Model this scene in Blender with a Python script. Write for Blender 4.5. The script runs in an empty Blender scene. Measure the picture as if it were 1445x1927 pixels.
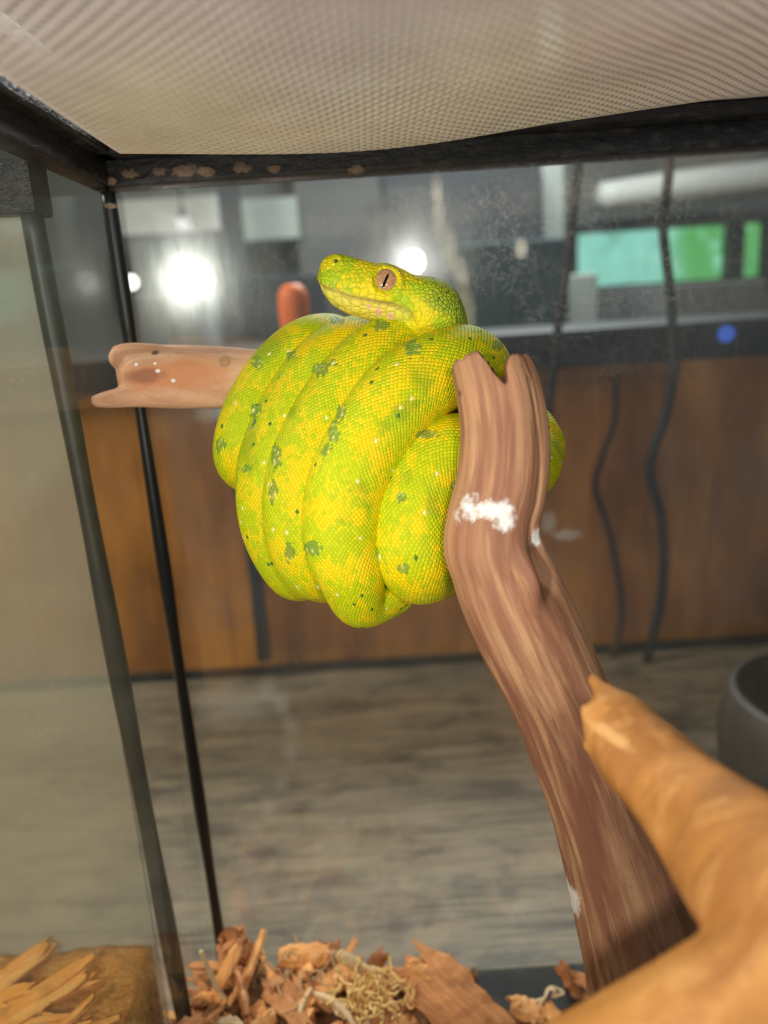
import bpy, math, random
from mathutils import Vector, Matrix, noise as mn

random.seed(7)
S = bpy.context.scene
COL = S.collection
F = 1450.0
CAM = Vector((0.0, 0.0, 1.41))
PITCH, ROLL = math.radians(14.7), math.radians(3.6)
fw = Vector((0, math.cos(PITCH), -math.sin(PITCH)))
up0 = Vector((0, math.sin(PITCH), math.cos(PITCH)))
rt0 = Vector((1, 0, 0))
RT = rt0*math.cos(ROLL) - up0*math.sin(ROLL)
UP = up0*math.cos(ROLL) + rt0*math.sin(ROLL)

def ray(x, y):
    return fw + RT*((x-722.5)/F) + UP*((963.5-y)/F)
def P(x, y, d):                      # photo position + depth in metres -> world point
    return CAM + ray(x, y)*d
def atY(x, y, Y):                    # on the vertical plane y = Y
    r = ray(x, y); return CAM + r*((Y-CAM.y)/r.y)
def atZ(x, y, Z):
    r = ray(x, y); return CAM + r*((Z-CAM.z)/r.z)

# ------------------------------------------------------------------ camera
cd = bpy.data.cameras.new('camera'); cam = bpy.data.objects.new('camera', cd); COL.objects.link(cam)
cd.sensor_fit = 'HORIZONTAL'; cd.sensor_width = 36.0; cd.lens = 36.0*F/1445.0
cd.clip_start = 0.01; cd.clip_end = 50
cam.matrix_world = Matrix(((RT.x, UP.x, -fw.x, CAM.x), (RT.y, UP.y, -fw.y, CAM.y), (RT.z, UP.z, -fw.z, CAM.z), (0, 0, 0, 1)))
cd.dof.use_dof = True; cd.dof.focus_distance = 0.43; cd.dof.aperture_fstop = 5.4
S.camera = cam
# ------------------------------------------------------------------ world, exposure
W = bpy.data.worlds.new('world'); S.world = W; W.use_nodes = True
W.node_tree.nodes['Background'].inputs[0].default_value = (0.85, 0.92, 1.0, 1)
W.node_tree.nodes['Background'].inputs[1].default_value = 0.16
S.view_settings.view_transform = 'Standard'; S.view_settings.look = 'None'
S.view_settings.exposure = 0.0; S.view_settings.gamma = 1.0; S.view_settings.use_curve_mapping = False
# ------------------------------------------------------------------ lights
YB = 0.58                            # the terrarium's back glass
def lamp(name, loc, power, radius, color):
    l = bpy.data.lights.new(name, 'POINT'); l.energy = power; l.shadow_soft_size = radius; l.color = color
    o = bpy.data.objects.new(name, l); COL.objects.link(o); o.location = loc; return o
def mirrored(x, y, yl):              # a lamp at y = yl whose reflection in the back glass shows at (x, y)
    p = atY(x, y, 2*YB-yl); return Vector((p.x, yl, p.z))
lamp('phone_light', mirrored(776, 493, -0.06), 2.6, 0.017, (1.0, 0.97, 0.92))
tl_ = bpy.data.lights.new('added_mesh_fill', 'SPOT'); tl_.energy = 3.4; tl_.shadow_soft_size = 0.012; tl_.color = (1.0, 0.94, 0.84); tl_.spot_size = math.radians(100); tl_.spot_blend = 1.0  # added spot with no visible source, brightens the screen mesh from below
to_ = bpy.data.objects.new('added_mesh_fill', tl_); COL.objects.link(to_); to_.location = mirrored(560, 770, -0.03)
to_.rotation_euler = (Vector((-0.05, 0.32, 1.46))-to_.location).to_track_quat('-Z', 'Y').to_euler()
lamp('front_lamp', mirrored(355, 525, -0.32), 15, 0.022, (1.0, 0.95, 0.86))
def area(name, loc, target, size, power, color):
    l = bpy.data.lights.new(name, 'AREA'); l.energy = power; l.size = size; l.color = color
    o = bpy.data.objects.new(name, l); COL.objects.link(o); o.location = loc
    o.rotation_euler = (Vector(target)-Vector(loc)).to_track_quat('-Z', 'Y').to_euler(); return o
area('added_overhead_fill', (0.3, 2.1, 2.5), (0.2, 1.6, 0.75), 0.9, 50, (0.95, 1.0, 1.0))  # unseen fill added overhead to brighten the table behind the tank
area('added_side_fill', (-1.3, 0.8, 2.3), (0.1, 1.25, 0.9), 0.5, 24, (1.0, 0.90, 0.74))  # unseen warm fill added to brighten the cabinet front from the left

# ------------------------------------------------------------------ node helpers
class NT:
    def __init__(s, name):
        s.m = bpy.data.materials.new(name); s.m.use_nodes = True
        s.t = s.m.node_tree; s.n = s.t.nodes; s.n.clear()
        s.out = s.n.new('ShaderNodeOutputMaterial')
    def put(s, sock, v):
        if v is None: return
        if hasattr(v, 'links') or isinstance(v, bpy.types.NodeSocket): s.t.links.new(v, sock)
        else:
            if isinstance(v, (tuple, list)) and sock.type == 'RGBA' and len(v) == 3: v = tuple(v)+(1,)
            sock.default_value = v
    def node(s, typ, ins=None, **props):
        n = s.n.new(typ)
        for k, v in props.items(): setattr(n, k, v)
        for k, v in (ins or {}).items(): s.put(n.inputs[k], v)
        return n
    def math(s, op, a, b=0.0, c=None, clamp=False):
        n = s.n.new('ShaderNodeMath'); n.operation = op; n.use_clamp = clamp
        s.put(n.inputs[0], a); s.put(n.inputs[1], b)
        if c is not None: s.put(n.inputs[2], c)
        return n.outputs[0]
    def vmath(s, op, a, b=(0, 0, 0)):
        n = s.n.new('ShaderNodeVectorMath'); n.operation = op
        s.put(n.inputs[0], a)
        if op == 'SCALE': s.put(n.inputs['Scale'], b)
        else: s.put(n.inputs[1], b)
        return n.outputs['Value'] if op in ('LENGTH', 'DISTANCE', 'DOT_PRODUCT') else n.outputs[0]
    def pos(s): return s.n.new('ShaderNodeNewGeometry').outputs['Position']
    def obj(s): return s.n.new('ShaderNodeTexCoord').outputs['Object']
    def attr(s, name, kind='Vector'):
        n = s.n.new('ShaderNodeAttribute'); n.attribute_name = name; return n.outputs[kind]
    def noise(s, vec, scale=1.0, detail=3, rough=0.5, dist=0.0, out='Fac'):
        n = s.node('ShaderNodeTexNoise', {'Vector': vec, 'Scale': scale, 'Detail': detail, 'Roughness': rough, 'Distortion': dist})
        return n.outputs[out] if out in n.outputs else n.outputs[0]
    def rng(s, v, a, b, c=0.0, d=1.0, smooth=False):
        n = s.node('ShaderNodeMapRange', {0: v, 1: a, 2: b, 3: c, 4: d})
        if smooth: n.interpolation_type = 'SMOOTHSTEP'
        return n.outputs[0]
    def mix(s, f, a, b, blend='MIX'):
        n = s.n.new('ShaderNodeMix'); n.data_type = 'RGBA'; n.blend_type = blend
        s.put(n.inputs[0], f); s.put(n.inputs[6], a); s.put(n.inputs[7], b); return n.outputs[2]
    def scale(s, vec, sc): return s.vmath('MULTIPLY', vec, sc)
    def blob(s, center, radii, amp=0.5, ns=120.0, soft=0.5):
        p = s.pos()
        d = s.vmath('LENGTH', s.vmath('DIVIDE', s.vmath('SUBTRACT', p, tuple(center)), tuple(radii)))
        d = s.math('ADD', d, s.math('MULTIPLY', s.math('SUBTRACT', s.noise(p, ns, 4, 0.65), 0.5), amp*2))
        return s.rng(d, 1.0, 1.0-soft, 0.0, 1.0)
    def bump(s, h, dist=0.001, strength=1.0, normal=None):
        n = s.node('ShaderNodeBump', {'Height': h, 'Distance': dist, 'Strength': strength})
        if normal is not None: s.put(n.inputs['Normal'], normal)
        return n.outputs[0]
    def bsdf(s, color, rough=0.5, metal=0.0, spec=0.5, normal=None, **kw):
        n = s.node('ShaderNodeBsdfPrincipled', {'Base Color': color, 'Roughness': rough, 'Metallic': metal, 'Specular IOR Level': spec})
        if normal is not None: s.put(n.inputs['Normal'], normal)
        for k, v in kw.items(): s.put(n.inputs[k.replace('_', ' ')], v)
        s.t.links.new(n.outputs[0], s.out.inputs[0]); return n
    def done(s, sh=None):
        if sh is not None: s.t.links.new(sh, s.out.inputs[0])
        return s.m

def flat(name, color, rough=0.6, metal=0.0, var=0.15, ns=20.0, spec=0.4, bump=0.0):
    t = NT(name); nz = t.noise(t.obj(), ns, 4, 0.6)
    c = t.mix(nz, tuple(x*(1-var) for x in color), tuple(min(1, x*(1+var)) for x in color))
    t.bsdf(c, rough, metal, spec, t.bump(nz, bump) if bump else None); return t.done()
def emit(name, color, strength):
    t = NT(name); e = t.node('ShaderNodeEmission', {0: color, 1: strength}); return t.done(e.outputs[0])

# ------------------------------------------------------------------ materials
def mat_snake():
    t = NT('python_skin')
    uv = t.node('ShaderNodeUVMap').outputs[0]
    sx = t.node('ShaderNodeSeparateXYZ', {0: uv}); a, b = sx.outputs[0], sx.outputs[1]
    p = t.node('ShaderNodeCombineXYZ', {0: t.math('ADD', a, b), 1: t.math('SUBTRACT', a, b)}).outputs[0]
    head = t.attr('head', 'Fac')
    vo = t.node('ShaderNodeTexVoronoi', {'Vector': p, 'Scale': 1.0, 'Randomness': 0.22}, voronoi_dimensions='2D')
    ve = t.node('ShaderNodeTexVoronoi', {'Vector': p, 'Scale': 1.0, 'Randomness': 0.22}, voronoi_dimensions='2D', feature='DISTANCE_TO_EDGE')
    cp = t.node('ShaderNodeSeparateXYZ', {0: vo.outputs['Position']})
    ca = t.math('MULTIPLY', t.math('ADD', cp.outputs[0], cp.outputs[1]), 0.5)
    cb = t.math('MULTIPLY', t.math('SUBTRACT', cp.outputs[0], cp.outputs[1]), 0.5*2*math.pi/52)
    cyl = t.node('ShaderNodeCombineXYZ', {0: t.math('MULTIPLY', t.math('COSINE', cb), 8.0), 1: t.math('MULTIPLY', t.math('SINE', cb), 8.0), 2: ca}).outputs[0]
    # head scales live in 3D
    o = t.pos()
    big = t.attr('lab', 'Fac')
    hs = t.math('MULTIPLY_ADD', big, -260.0, 560.0)
    hv = t.node('ShaderNodeTexVoronoi', {'Vector': o, 'Scale': 390.0, 'Randomness': 0.75})
    he = t.node('ShaderNodeTexVoronoi', {'Vector': o, 'Scale': 390.0, 'Randomness': 0.75}, feature='DISTANCE_TO_EDGE')
    lv = t.node('ShaderNodeTexVoronoi', {'Vector': o, 'Scale': 210.0, 'Randomness': 0.5})
    le = t.node('ShaderNodeTexVoronoi', {'Vector': o, 'Scale': 210.0, 'Randomness': 0.5}, feature='DISTANCE_TO_EDGE')
    hpos = t.vmath('SCALE', t.mix(big, hv.outputs['Position'], lv.outputs['Position']), 330.0)
    cell = t.mix(head, cyl, hpos)
    edge_h = t.mix(big, he.outputs['Distance'], le.outputs['Distance'])
    edge = t.mix(head, ve.outputs['Distance'], edge_h)
    # patches
    n1 = t.noise(cell, 0.17, 4, 0.7)
    rnd = t.node('ShaderNodeTexWhiteNoise', {'Vector': cell}).outputs['Value']
    f = t.math('ADD', n1, t.math('MULTIPLY', t.math('SUBTRACT', rnd, 0.5), 0.10))
    lime = t.mix(rnd, (0.52, 0.62, 0.004), (0.66, 0.71, 0.006))
    yel = t.mix(rnd, (0.86, 0.66, 0.003), (0.93, 0.72, 0.006))
    c = t.mix(t.rng(f, 0.485, 0.56), lime, yel)
    n2 = t.noise(t.vmath('ADD', cell, (31, 7, 12)), 0.10, 2, 0.5)
    # grey-green ocelli strings
    n3 = t.noise(t.vmath('ADD', t.scale(cell, (1, 1, 0.6)), (5, 77, 3)), 0.13, 2, 0.6)
    ring = t.rng(t.math('ABSOLUTE', t.math('SUBTRACT', n3, 0.74)), 0.03, 0.012)
    oc = t.mix(t.math('GREATER_THAN', rnd, 0.5), (0.08, 0.20, 0.05), (0.30, 0.42, 0.16))
    c = t.mix(t.math('MULTIPLY', ring, 0.85), c, oc)
    ocl = t.attr('ocel', 'Fac')
    ring2 = t.mix(t.math('GREATER_THAN', rnd, 0.62), (0.15, 0.28, 0.05), t.mix(t.math('GREATER_THAN', rnd, 0.86), (0.30, 0.46, 0.10), (0.62, 0.66, 0.30)))
    c = t.mix(t.math('MULTIPLY', t.math('GREATER_THAN', ocl, t.math('MULTIPLY_ADD', rnd, 0.5, 0.2)), 0.72), c, ring2)
    c = t.mix(t.rng(n2, 0.60, 0.68, 0, 0.6), c, (0.22, 0.40, 0.01))
    # isolated cream / dark single scales
    c = t.mix(t.math('GREATER_THAN', rnd, 0.9955), c, (0.95, 0.85, 0.35))
    c = t.mix(t.math('LESS_THAN', rnd, 0.004), c, (0.10, 0.22, 0.03))
    # head tones
    hb = t.attr('hback', 'Fac')
    hn = t.noise(o, 70.0, 2)
    hc = t.mix(t.rng(t.math('ADD', hn, t.math('MULTIPLY', rnd, 0.15)), 0.5, 0.64), (0.46, 0.60, 0.012), (0.88, 0.70, 0.01))
    hc = t.mix(t.math('MULTIPLY', hb, t.rng(hn, 0.40, 0.55)), hc, (0.38, 0.50, 0.02))
    c = t.mix(head, c, hc)
    lip = t.attr('lip', 'Fac')
    c = t.mix(lip, c, (0.90, 0.72, 0.12))
    # skin between scales
    gapw = t.rng(edge, 0.015, 0.075, 0.0, 1.0)
    dark = t.mix(0.5, c, (0.12, 0.20, 0.015))
    gd = t.mix(t.math('MULTIPLY', hb, head), dark, (0.03, 0.06, 0.04))
    c = t.mix(gapw, t.mix(t.rng(head, 0, 1, 0.55, 0.95), c, gd), c)
    c = t.mix(t.attr('mouth', 'Fac'), c, (0.30, 0.22, 0.06))
    c = t.mix(t.attr('pit', 'Fac'), c, (0.85, 0.42, 0.36))
    h = t.rng(edge, 0.0, 0.32, 0.0, 1.0, True)
    fine = t.noise(o, 2600.0, 2)
    nrm = t.bump(t.math('ADD', h, t.math('MULTIPLY', fine, 0.12)), 0.0005, 0.75)
    t.bsdf(c, 0.52, 0, 0.22, nrm, Subsurface_Weight=0.06, Subsurface_Scale=0.004)
    return t.done()

def mat_wood(name, base, dark, pale, stains=(), fs=1.0, grain=1.0, attr=True, axis=None, rough=0.62, stripes=0.5):
    t = NT(name)
    v = t.attr('wv') if attr else t.scale(t.pos(), axis)
    a = t.noise(t.scale(v, (1.9*fs, 1.9*fs, 0.9)), 1.0, 3, 0.55, 0.3)
    b = t.noise(t.scale(v, (4.5*fs, 4.5*fs, 1.3)), 1.0, 4, 0.6, 0.2)
    g = t.noise(t.scale(v, (34*fs, 34*fs, 5.0)), 1.0, 5, 0.7)
    blot = t.noise(t.pos(), 38.0, 3)
    c = t.mix(t.rng(a, 0.42, 0.58), dark, base)
    c = t.mix(t.math('MULTIPLY', t.rng(b, 0.50, 0.68), stripes+0.2), c, pale)
    c = t.mix(t.rng(b, 0.42, 0.30, 0, stripes), c, dark)
    c = t.mix(t.rng(blot, 0.55, 0.75, 0, 0.4), c, tuple(x*0.75 for x in base))
    c = t.mix(t.rng(g, 0.45, 0.28, 0, 0.45), c, tuple(x*0.45 for x in dark))
    sp = t.noise(t.pos(), 420.0, 2)
    c = t.mix(t.rng(sp, 0.30, 0.22, 0, 0.5), c, tuple(x*0.4 for x in dark))
    for (cen, rad, amp, ns, col) in stains:
        c = t.mix(t.blob(cen, rad, amp, ns), c, col)
    h = t.math('ADD', t.math('MULTIPLY', b, 0.9), t.math('ADD', t.math('MULTIPLY', g, 0.35), t.math('MULTIPLY', sp, 0.08)))
    t.bsdf(c, rough, 0, 0.35, t.bump(h, 0.0022*grain, 0.75)); return t.done()

def mat_glass(name, dirt_lo, dirt_hi, dirt_col, marks=(), gloss=0.045, ns=9.0, scratch=0.25, cob=0.0, glow=0.0, tint=(0.97, 0.99, 0.98), cobc=None, streak=True):
    t = NT(name); p = t.pos()
    tr = t.node('ShaderNodeBsdfTransparent', {0: tint}).outputs[0]
    gl = t.node('ShaderNodeBsdfGlossy', {0: (1, 1, 1, 1), 1: 0.012}).outputs[0]
    ge = t.n.new('ShaderNodeNewGeometry')
    cs_ = t.math('ABSOLUTE', t.vmath('DOT_PRODUCT', ge.outputs['Incoming'], ge.outputs['Normal']))
    lay = t.math('MULTIPLY_ADD', t.math('POWER', t.math('SUBTRACT', 1.0, cs_), 5.0), 0.96, 0.04)
    m = t.node('ShaderNodeMixShader', {0: t.math('MULTIPLY', lay, gloss/0.04), 1: tr, 2: gl}).outputs[0]
    gr = t.node('ShaderNodeBsdfGlossy', {0: (1, 1, 1, 1), 1: 0.16}).outputs[0]
    sn = t.noise(t.scale(p, (3.0, 3.0, 0.8)), ns*3, 5, 0.7)
    if glow: m = t.node('ShaderNodeMixShader', {0: t.rng(sn, 0.35, 0.7, glow*0.4, glow), 1: m, 2: gr}).outputs[0]
    n1 = t.noise(p, ns, 5, 0.6, 0.8)
    n2 = t.noise(t.scale(p, (6, 6, 1.0)), ns*4, 4, 0.7, 0.5)
    d = t.rng(n1, 0.30, 0.75, dirt_lo, dirt_hi)
    d = t.math('ADD', d, t.math('MULTIPLY', t.rng(n2, 0.55, 0.8), scratch))
    if cob:
        vd = t.vmath('ADD', p, t.vmath('SCALE', t.vmath('SUBTRACT', t.noise(p, 45.0, 4, 0.65, 0, 'Color'), (0.5, 0.5, 0.5)), 0.045))
        ve = t.node('ShaderNodeTexVoronoi', {'Vector': vd, 'Scale': 95.0}, feature='DISTANCE_TO_EDGE').outputs['Distance']
        cw = t.rng(ve, 0.05, 0.0, 0.0, cob)
        if cobc is not None:
            reg = t.vmath('LENGTH', t.vmath('DIVIDE', t.vmath('SUBTRACT', p, tuple(cobc[0])), tuple(cobc[1])))
            cw = t.math('MULTIPLY', cw, t.rng(reg, 1.3, 0.2))
        cw = t.math('MULTIPLY', cw, t.rng(t.noise(p, 26.0, 3), 0.35, 0.62))
        d = t.math('ADD', d, cw)
    for (cen, rad, amp, nsc, st) in marks:
        d = t.math('ADD', d, t.math('MULTIPLY', t.blob(cen, rad, amp, nsc, 0.8), st))
    d = t.math('MINIMUM', d, 0.93)
    df = t.node('ShaderNodeBsdfDiffuse', {0: tuple(dirt_col)+(1,)}).outputs[0]
    m = t.node('ShaderNodeMixShader', {0: d, 1: m, 2: df}).outputs[0]
    return t.done(m)

def mat_black_rim():
    t = NT('black_plastic'); p = t.pos()
    a = t.noise(t.scale(p, (1, 1, 3)), 60, 5, 0.7)
    c = t.mix(t.rng(a, 0.52, 0.72, 0, 0.6), (0.008, 0.009, 0.011), (0.10, 0.08, 0.06))
    b = t.noise(t.scale(p, (0.6, 0.6, 3)), 240, 4, 0.8)
    c = t.mix(t.rng(b, 0.68, 0.74, 0, 0.8), c, (0.45, 0.42, 0.38))
    t.bsdf(c, t.rng(a, 0.3, 0.7, 0.28, 0.6), 0, 0.5, t.bump(a, 0.002)); return t.done()

def mat_table():
    t = NT('weathered_grey_wood'); p = t.pos()
    s1 = t.noise(t.scale(p, (1.0, 7.0, 1)), 4.5, 5, 0.65, 0.4)
    s2 = t.noise(t.scale(p, (2.0, 34.0, 1)), 3.5, 5, 0.7, 0.2)
    bl = t.noise(t.scale(p, (1, 1.6, 1)), 11.0, 4, 0.6)
    c = t.mix(t.rng(s1, 0.36, 0.62), (0.085, 0.078, 0.066), (0.25, 0.21, 0.155))
    c = t.mix(t.rng(s2, 0.42, 0.66, 0, 0.6), c, (0.33, 0.27, 0.19))
    c = t.mix(t.rng(bl, 0.50, 0.66, 0, 0.75), c, (0.05, 0.05, 0.055))
    c = t.mix(t.rng(bl, 0.42, 0.28, 0, 0.35), c, (0.36, 0.32, 0.25))
    s3 = t.noise(t.scale(p, (5.0, 120.0, 1)), 2.2, 4, 0.6)
    c = t.mix(t.rng(s3, 0.5, 0.66, 0, 0.35), c, (0.34, 0.28, 0.17)); c = t.mix(t.rng(s3, 0.46, 0.32, 0, 0.4), c, (0.05, 0.05, 0.05))
    t.bsdf(c, 0.5, 0, 0.3, t.bump(s2, 0.001)); return t.done()

def mat_cabinet():
    t = NT('orange_brown_panel'); p = t.pos()
    a = t.noise(t.scale(p, (2.2, 1, 0.9)), 3.2, 4, 0.55)
    b = t.noise(t.scale(p, (22, 1, 1.2)), 3.0, 3, 0.5)
    c = t.mix(t.rng(a, 0.38, 0.64), (0.26, 0.095, 0.016), (0.60, 0.25, 0.05))
    c = t.mix(t.rng(b, 0.5, 0.7, 0, 0.3), c, (0.10, 0.05, 0.02))
    t.bsdf(c, 0.5, 0, 0.3); return t.done()

def mat_chip(name, c1, c2, c3):
    t = NT(name); o = t.obj()
    r = t.n.new('ShaderNodeObjectInfo').outputs['Random']
    g = t.noise(t.scale(o, (40, 420, 420)), 1.0, 4, 0.6)
    bl = t.noise(t.vmath('ADD', o, t.node('ShaderNodeCombineXYZ', {0: r, 1: r}).outputs[0]), 60, 3)
    c = t.mix(r, c1, c2)
    c = t.mix(t.rng(g, 0.45, 0.65, 0, 0.65), c, c3)
    c = t.mix(t.rng(bl, 0.55, 0.75, 0, 0.5), c, tuple(x*0.35 for x in c1))
    t.bsdf(c, 0.75, 0, 0.25, t.bump(g, 0.0012)); return t.done()

def mat_bedding(name, c1, c2):
    t = NT(name); p = t.pos()
    a = t.noise(t.scale(p, (1, 1, 1)), 45, 5, 0.7, 1.2); b = t.noise(t.scale(p, (1, 3, 1)), 160, 4, 0.7, 1.0)
    c = t.mix(t.rng(a, 0.38, 0.62), c1, c2)
    c = t.mix(t.rng(b, 0.5, 0.3, 0, 0.7), c, tuple(x*0.35 for x in c1))
    t.bsdf(c, 0.85, 0, 0.2, t.bump(t.math('ADD', a, t.math('MULTIPLY', b, 0.6)), 0.006)); return t.done()

# ------------------------------------------------------------------ object helpers
def empty(name, loc, label, cat, group=None):
    o = bpy.data.objects.new(name, None); COL.objects.link(o); o.location = loc
    o.empty_display_size = 0.02
    o['label'] = label; o['category'] = cat
    if group: o['group'] = group
    return o
def tag(o, label, cat=None, group=None, kind=None):
    o['label'] = label
    if cat: o['category'] = cat
    if group: o['group'] = group
    if kind: o['kind'] = kind
    return o
def mk(name, geo, mat, parent=None, smooth=False, origin=None, attrs=None, uvs=None, mods=None):
    vs, fs = geo
    if parent is not None:
        o0 = Vector((0, 0, 0)); q = parent
        while q is not None: o0 = o0 + q.location; q = q.parent
    elif origin is not None: o0 = Vector(origin)
    else:
        xs = [v[0] for v in vs]; ys = [v[1] for v in vs]; zs = [v[2] for v in vs]
        o0 = Vector(((min(xs)+max(xs))/2, (min(ys)+max(ys))/2, min(zs)))
    me = bpy.data.meshes.new(name)
    me.from_pydata([(v[0]-o0.x, v[1]-o0.y, v[2]-o0.z) for v in vs], [], fs)
    if uvs:
        ul = me.uv_layers.new(name='UVMap')
        k = 0
        for f in uvs:
            for u in f: ul.data[k].uv = u; k += 1
    for an, (typ, vals) in (attrs or {}).items():
        at = me.attributes.new(an, typ, 'POINT')
        if typ == 'FLOAT': at.data.foreach_set('value', vals)
        else: at.data.foreach_set('vector', [c for v in vals for c in v])
    me.materials.append(mat)
    if smooth: me.polygons.foreach_set('use_smooth', [True]*len(me.polygons))
    me.update()
    o = bpy.data.objects.new(name, me); COL.objects.link(o)
    if parent is not None: o.parent = parent
    else: o.location = o0
    return o
def structure(o): o['kind'] = 'structure'; return o
def box(a, b):
    x0, y0, z0 = a; x1, y1, z1 = b
    x0, x1 = min(x0, x1), max(x0, x1); y0, y1 = min(y0, y1), max(y0, y1); z0, z1 = min(z0, z1), max(z0, z1)
    return ([(x0,y0,z0),(x1,y0,z0),(x1,y1,z0),(x0,y1,z0),(x0,y0,z1),(x1,y0,z1),(x1,y1,z1),(x0,y1,z1)],
            [(0,3,2,1),(4,5,6,7),(0,1,5,4),(1,2,6,5),(2,3,7,6),(3,0,4,7)])
def join(*gs):
    V, Fc = [], []
    for v, f in gs:
        n = len(V); V += list(v); Fc += [tuple(i+n for i in q) for q in f]
    return V, Fc
def bevel(o, w=0.002, seg=2):
    m = o.modifiers.new('bevel', 'BEVEL'); m.width = w; m.segments = seg; m.limit_method = 'ANGLE'; return o
def catmull(pts, step):
    """pts: list of (Vector, *scalars) -> evenly resampled"""
    dense = []
    n = len(pts)
    for i in range(n-1):
        p0 = pts[max(i-1, 0)]; p1 = pts[i]; p2 = pts[i+1]; p3 = pts[min(i+2, n-1)]
        for k in range(24):
            t = k/24; t2, t3 = t*t, t*t*t
            c = (-.5*t3+t2-.5*t, 1.5*t3-2.5*t2+1, -1.5*t3+2*t2+.5*t, .5*t3-.5*t2)
            dense.append([p0[j]*c[0]+p1[j]*c[1]+p2[j]*c[2]+p3[j]*c[3] for j in range(len(p1))])
    dense.append(list(pts[-1]))
    acc = [0.0]
    for a, b in zip(dense, dense[1:]): acc.append(acc[-1]+(b[0]-a[0]).length)
    L = acc[-1]; m = max(2, int(L/step)); out = []; j = 0
    for i in range(m+1):
        s = L*i/m
        while j < len(acc)-2 and acc[j+1] < s: j += 1
        u = (s-acc[j])/max(1e-9, acc[j+1]-acc[j])
        out.append([dense[j][q]*(1-u)+dense[j+1][q]*u for q in range(len(dense[j]))]+[s])
    return out
def frames(cs, ref=Vector((0, -1, 0))):
    n = len(cs); T = []
    for i in range(n):
        T.append((cs[min(i+1, n-1)]-cs[max(i-1, 0)]).normalized())
    N = (ref - T[0]*ref.dot(T[0])).normalized(); out = []
    for i in range(n):
        N = (N - T[i]*N.dot(T[i])).normalized(); out.append((T[i], N, T[i].cross(N)))
    return out
def tube(pts, n=10, step=0.004, rfun=None, cap=True, ref=Vector((0, -1, 0)), roundcap=True):
    """pts (Vector, r). Returns geo, wv"""
    rs = catmull(pts, step); fr = frames([r[0] for r in rs], ref)
    V, Fc, wv = [], [], []
    for i, (r, (T, N, B)) in enumerate(zip(rs, fr)):
        c, rad, s = r[0], r[1], r[-1]
        for k in range(n):
            th = 2*math.pi*k/n
            q = rad*(rfun(th, s) if rfun else 1.0)
            V.append(c+(N*math.cos(th)+B*math.sin(th))*q); wv.append((math.cos(th), math.sin(th), s*10))
    m = len(rs)
    for i in range(m-1):
        for k in range(n):
            k2 = (k+1) % n
            Fc.append((i*n+k, i*n+k2, (i+1)*n+k2, (i+1)*n+k))
    if cap:
        for i, sg in ((0, -1), (m-1, 1)):
            c = rs[i][0]; T = fr[i][0]; V.append(c+T*sg*(rs[i][1]*(0.5 if roundcap else 0.0))); wv.append((0, 0, rs[i][-1]*10))
            ix = len(V)-1
            for k in range(n):
                k2 = (k+1) % n
                Fc.append((ix, i*n+k2, i*n+k) if sg < 0 else (ix, i*n+k, i*n+k2))
    return (V, Fc), wv
def sphere(c, r, n=16, m=10, axes=None):
    ax = axes or (Vector((1,0,0)), Vector((0,1,0)), Vector((0,0,1)))
    rr = r if isinstance(r, (tuple, list)) else (r, r, r)
    V = [c+ax[2]*rr[2]]; Fc = []
    for i in range(1, m):
        ph = math.pi*i/m
        for k in range(n):
            th = 2*math.pi*k/n
            V.append(c+ax[0]*rr[0]*math.sin(ph)*math.cos(th)+ax[1]*rr[1]*math.sin(ph)*math.sin(th)+ax[2]*rr[2]*math.cos(ph))
    V.append(c-ax[2]*rr[2]); e = len(V)-1
    for k in range(n):
        k2 = (k+1) % n; Fc.append((0, 1+k, 1+k2)); Fc.append((e, 1+(m-2)*n+k2, 1+(m-2)*n+k))
    for i in range(m-2):
        for k in range(n):
            k2 = (k+1) % n; Fc.append((1+i*n+k, 1+(i+1)*n+k, 1+(i+1)*n+k2, 1+i*n+k2))
    return V, Fc

# ================================================================== THE ROOM
ZT = 0.81                             # table top
m_wall = flat('room_wall_paint', (0.20, 0.22, 0.21), 0.8, ns=3, var=0.25)
m_ceil = flat('ceiling_paint', (0.16, 0.14, 0.12), 0.9, ns=3)
m_floor = flat('floor_vinyl', (0.12, 0.11, 0.10), 0.6, ns=3)
structure(mk('floor', box((-2.6, -1.2, -0.05), (3.0, 3.6, 0)), m_floor))
structure(mk('ceiling', box((-2.6, -1.2, 2.6), (3.0, 3.6, 2.65)), m_ceil))
structure(mk('wall_left', box((-2.65, -1.2, 0), (-2.6, 3.6, 2.6)), m_wall))
structure(mk('wall_right', box((3.0, -1.2, 0), (3.05, 3.6, 2.6)), m_wall))

def px_rect(x0, y0, x1, y1, Y):
    a = atY(x0, (y0+y1)/2, Y); b = atY(x1, (y0+y1)/2, Y); c = atY((x0+x1)/2, y0, Y); d = atY((x0+x1)/2, y1, Y)
    return a.x, b.x, d.z, c.z
YW = 3.2
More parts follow.
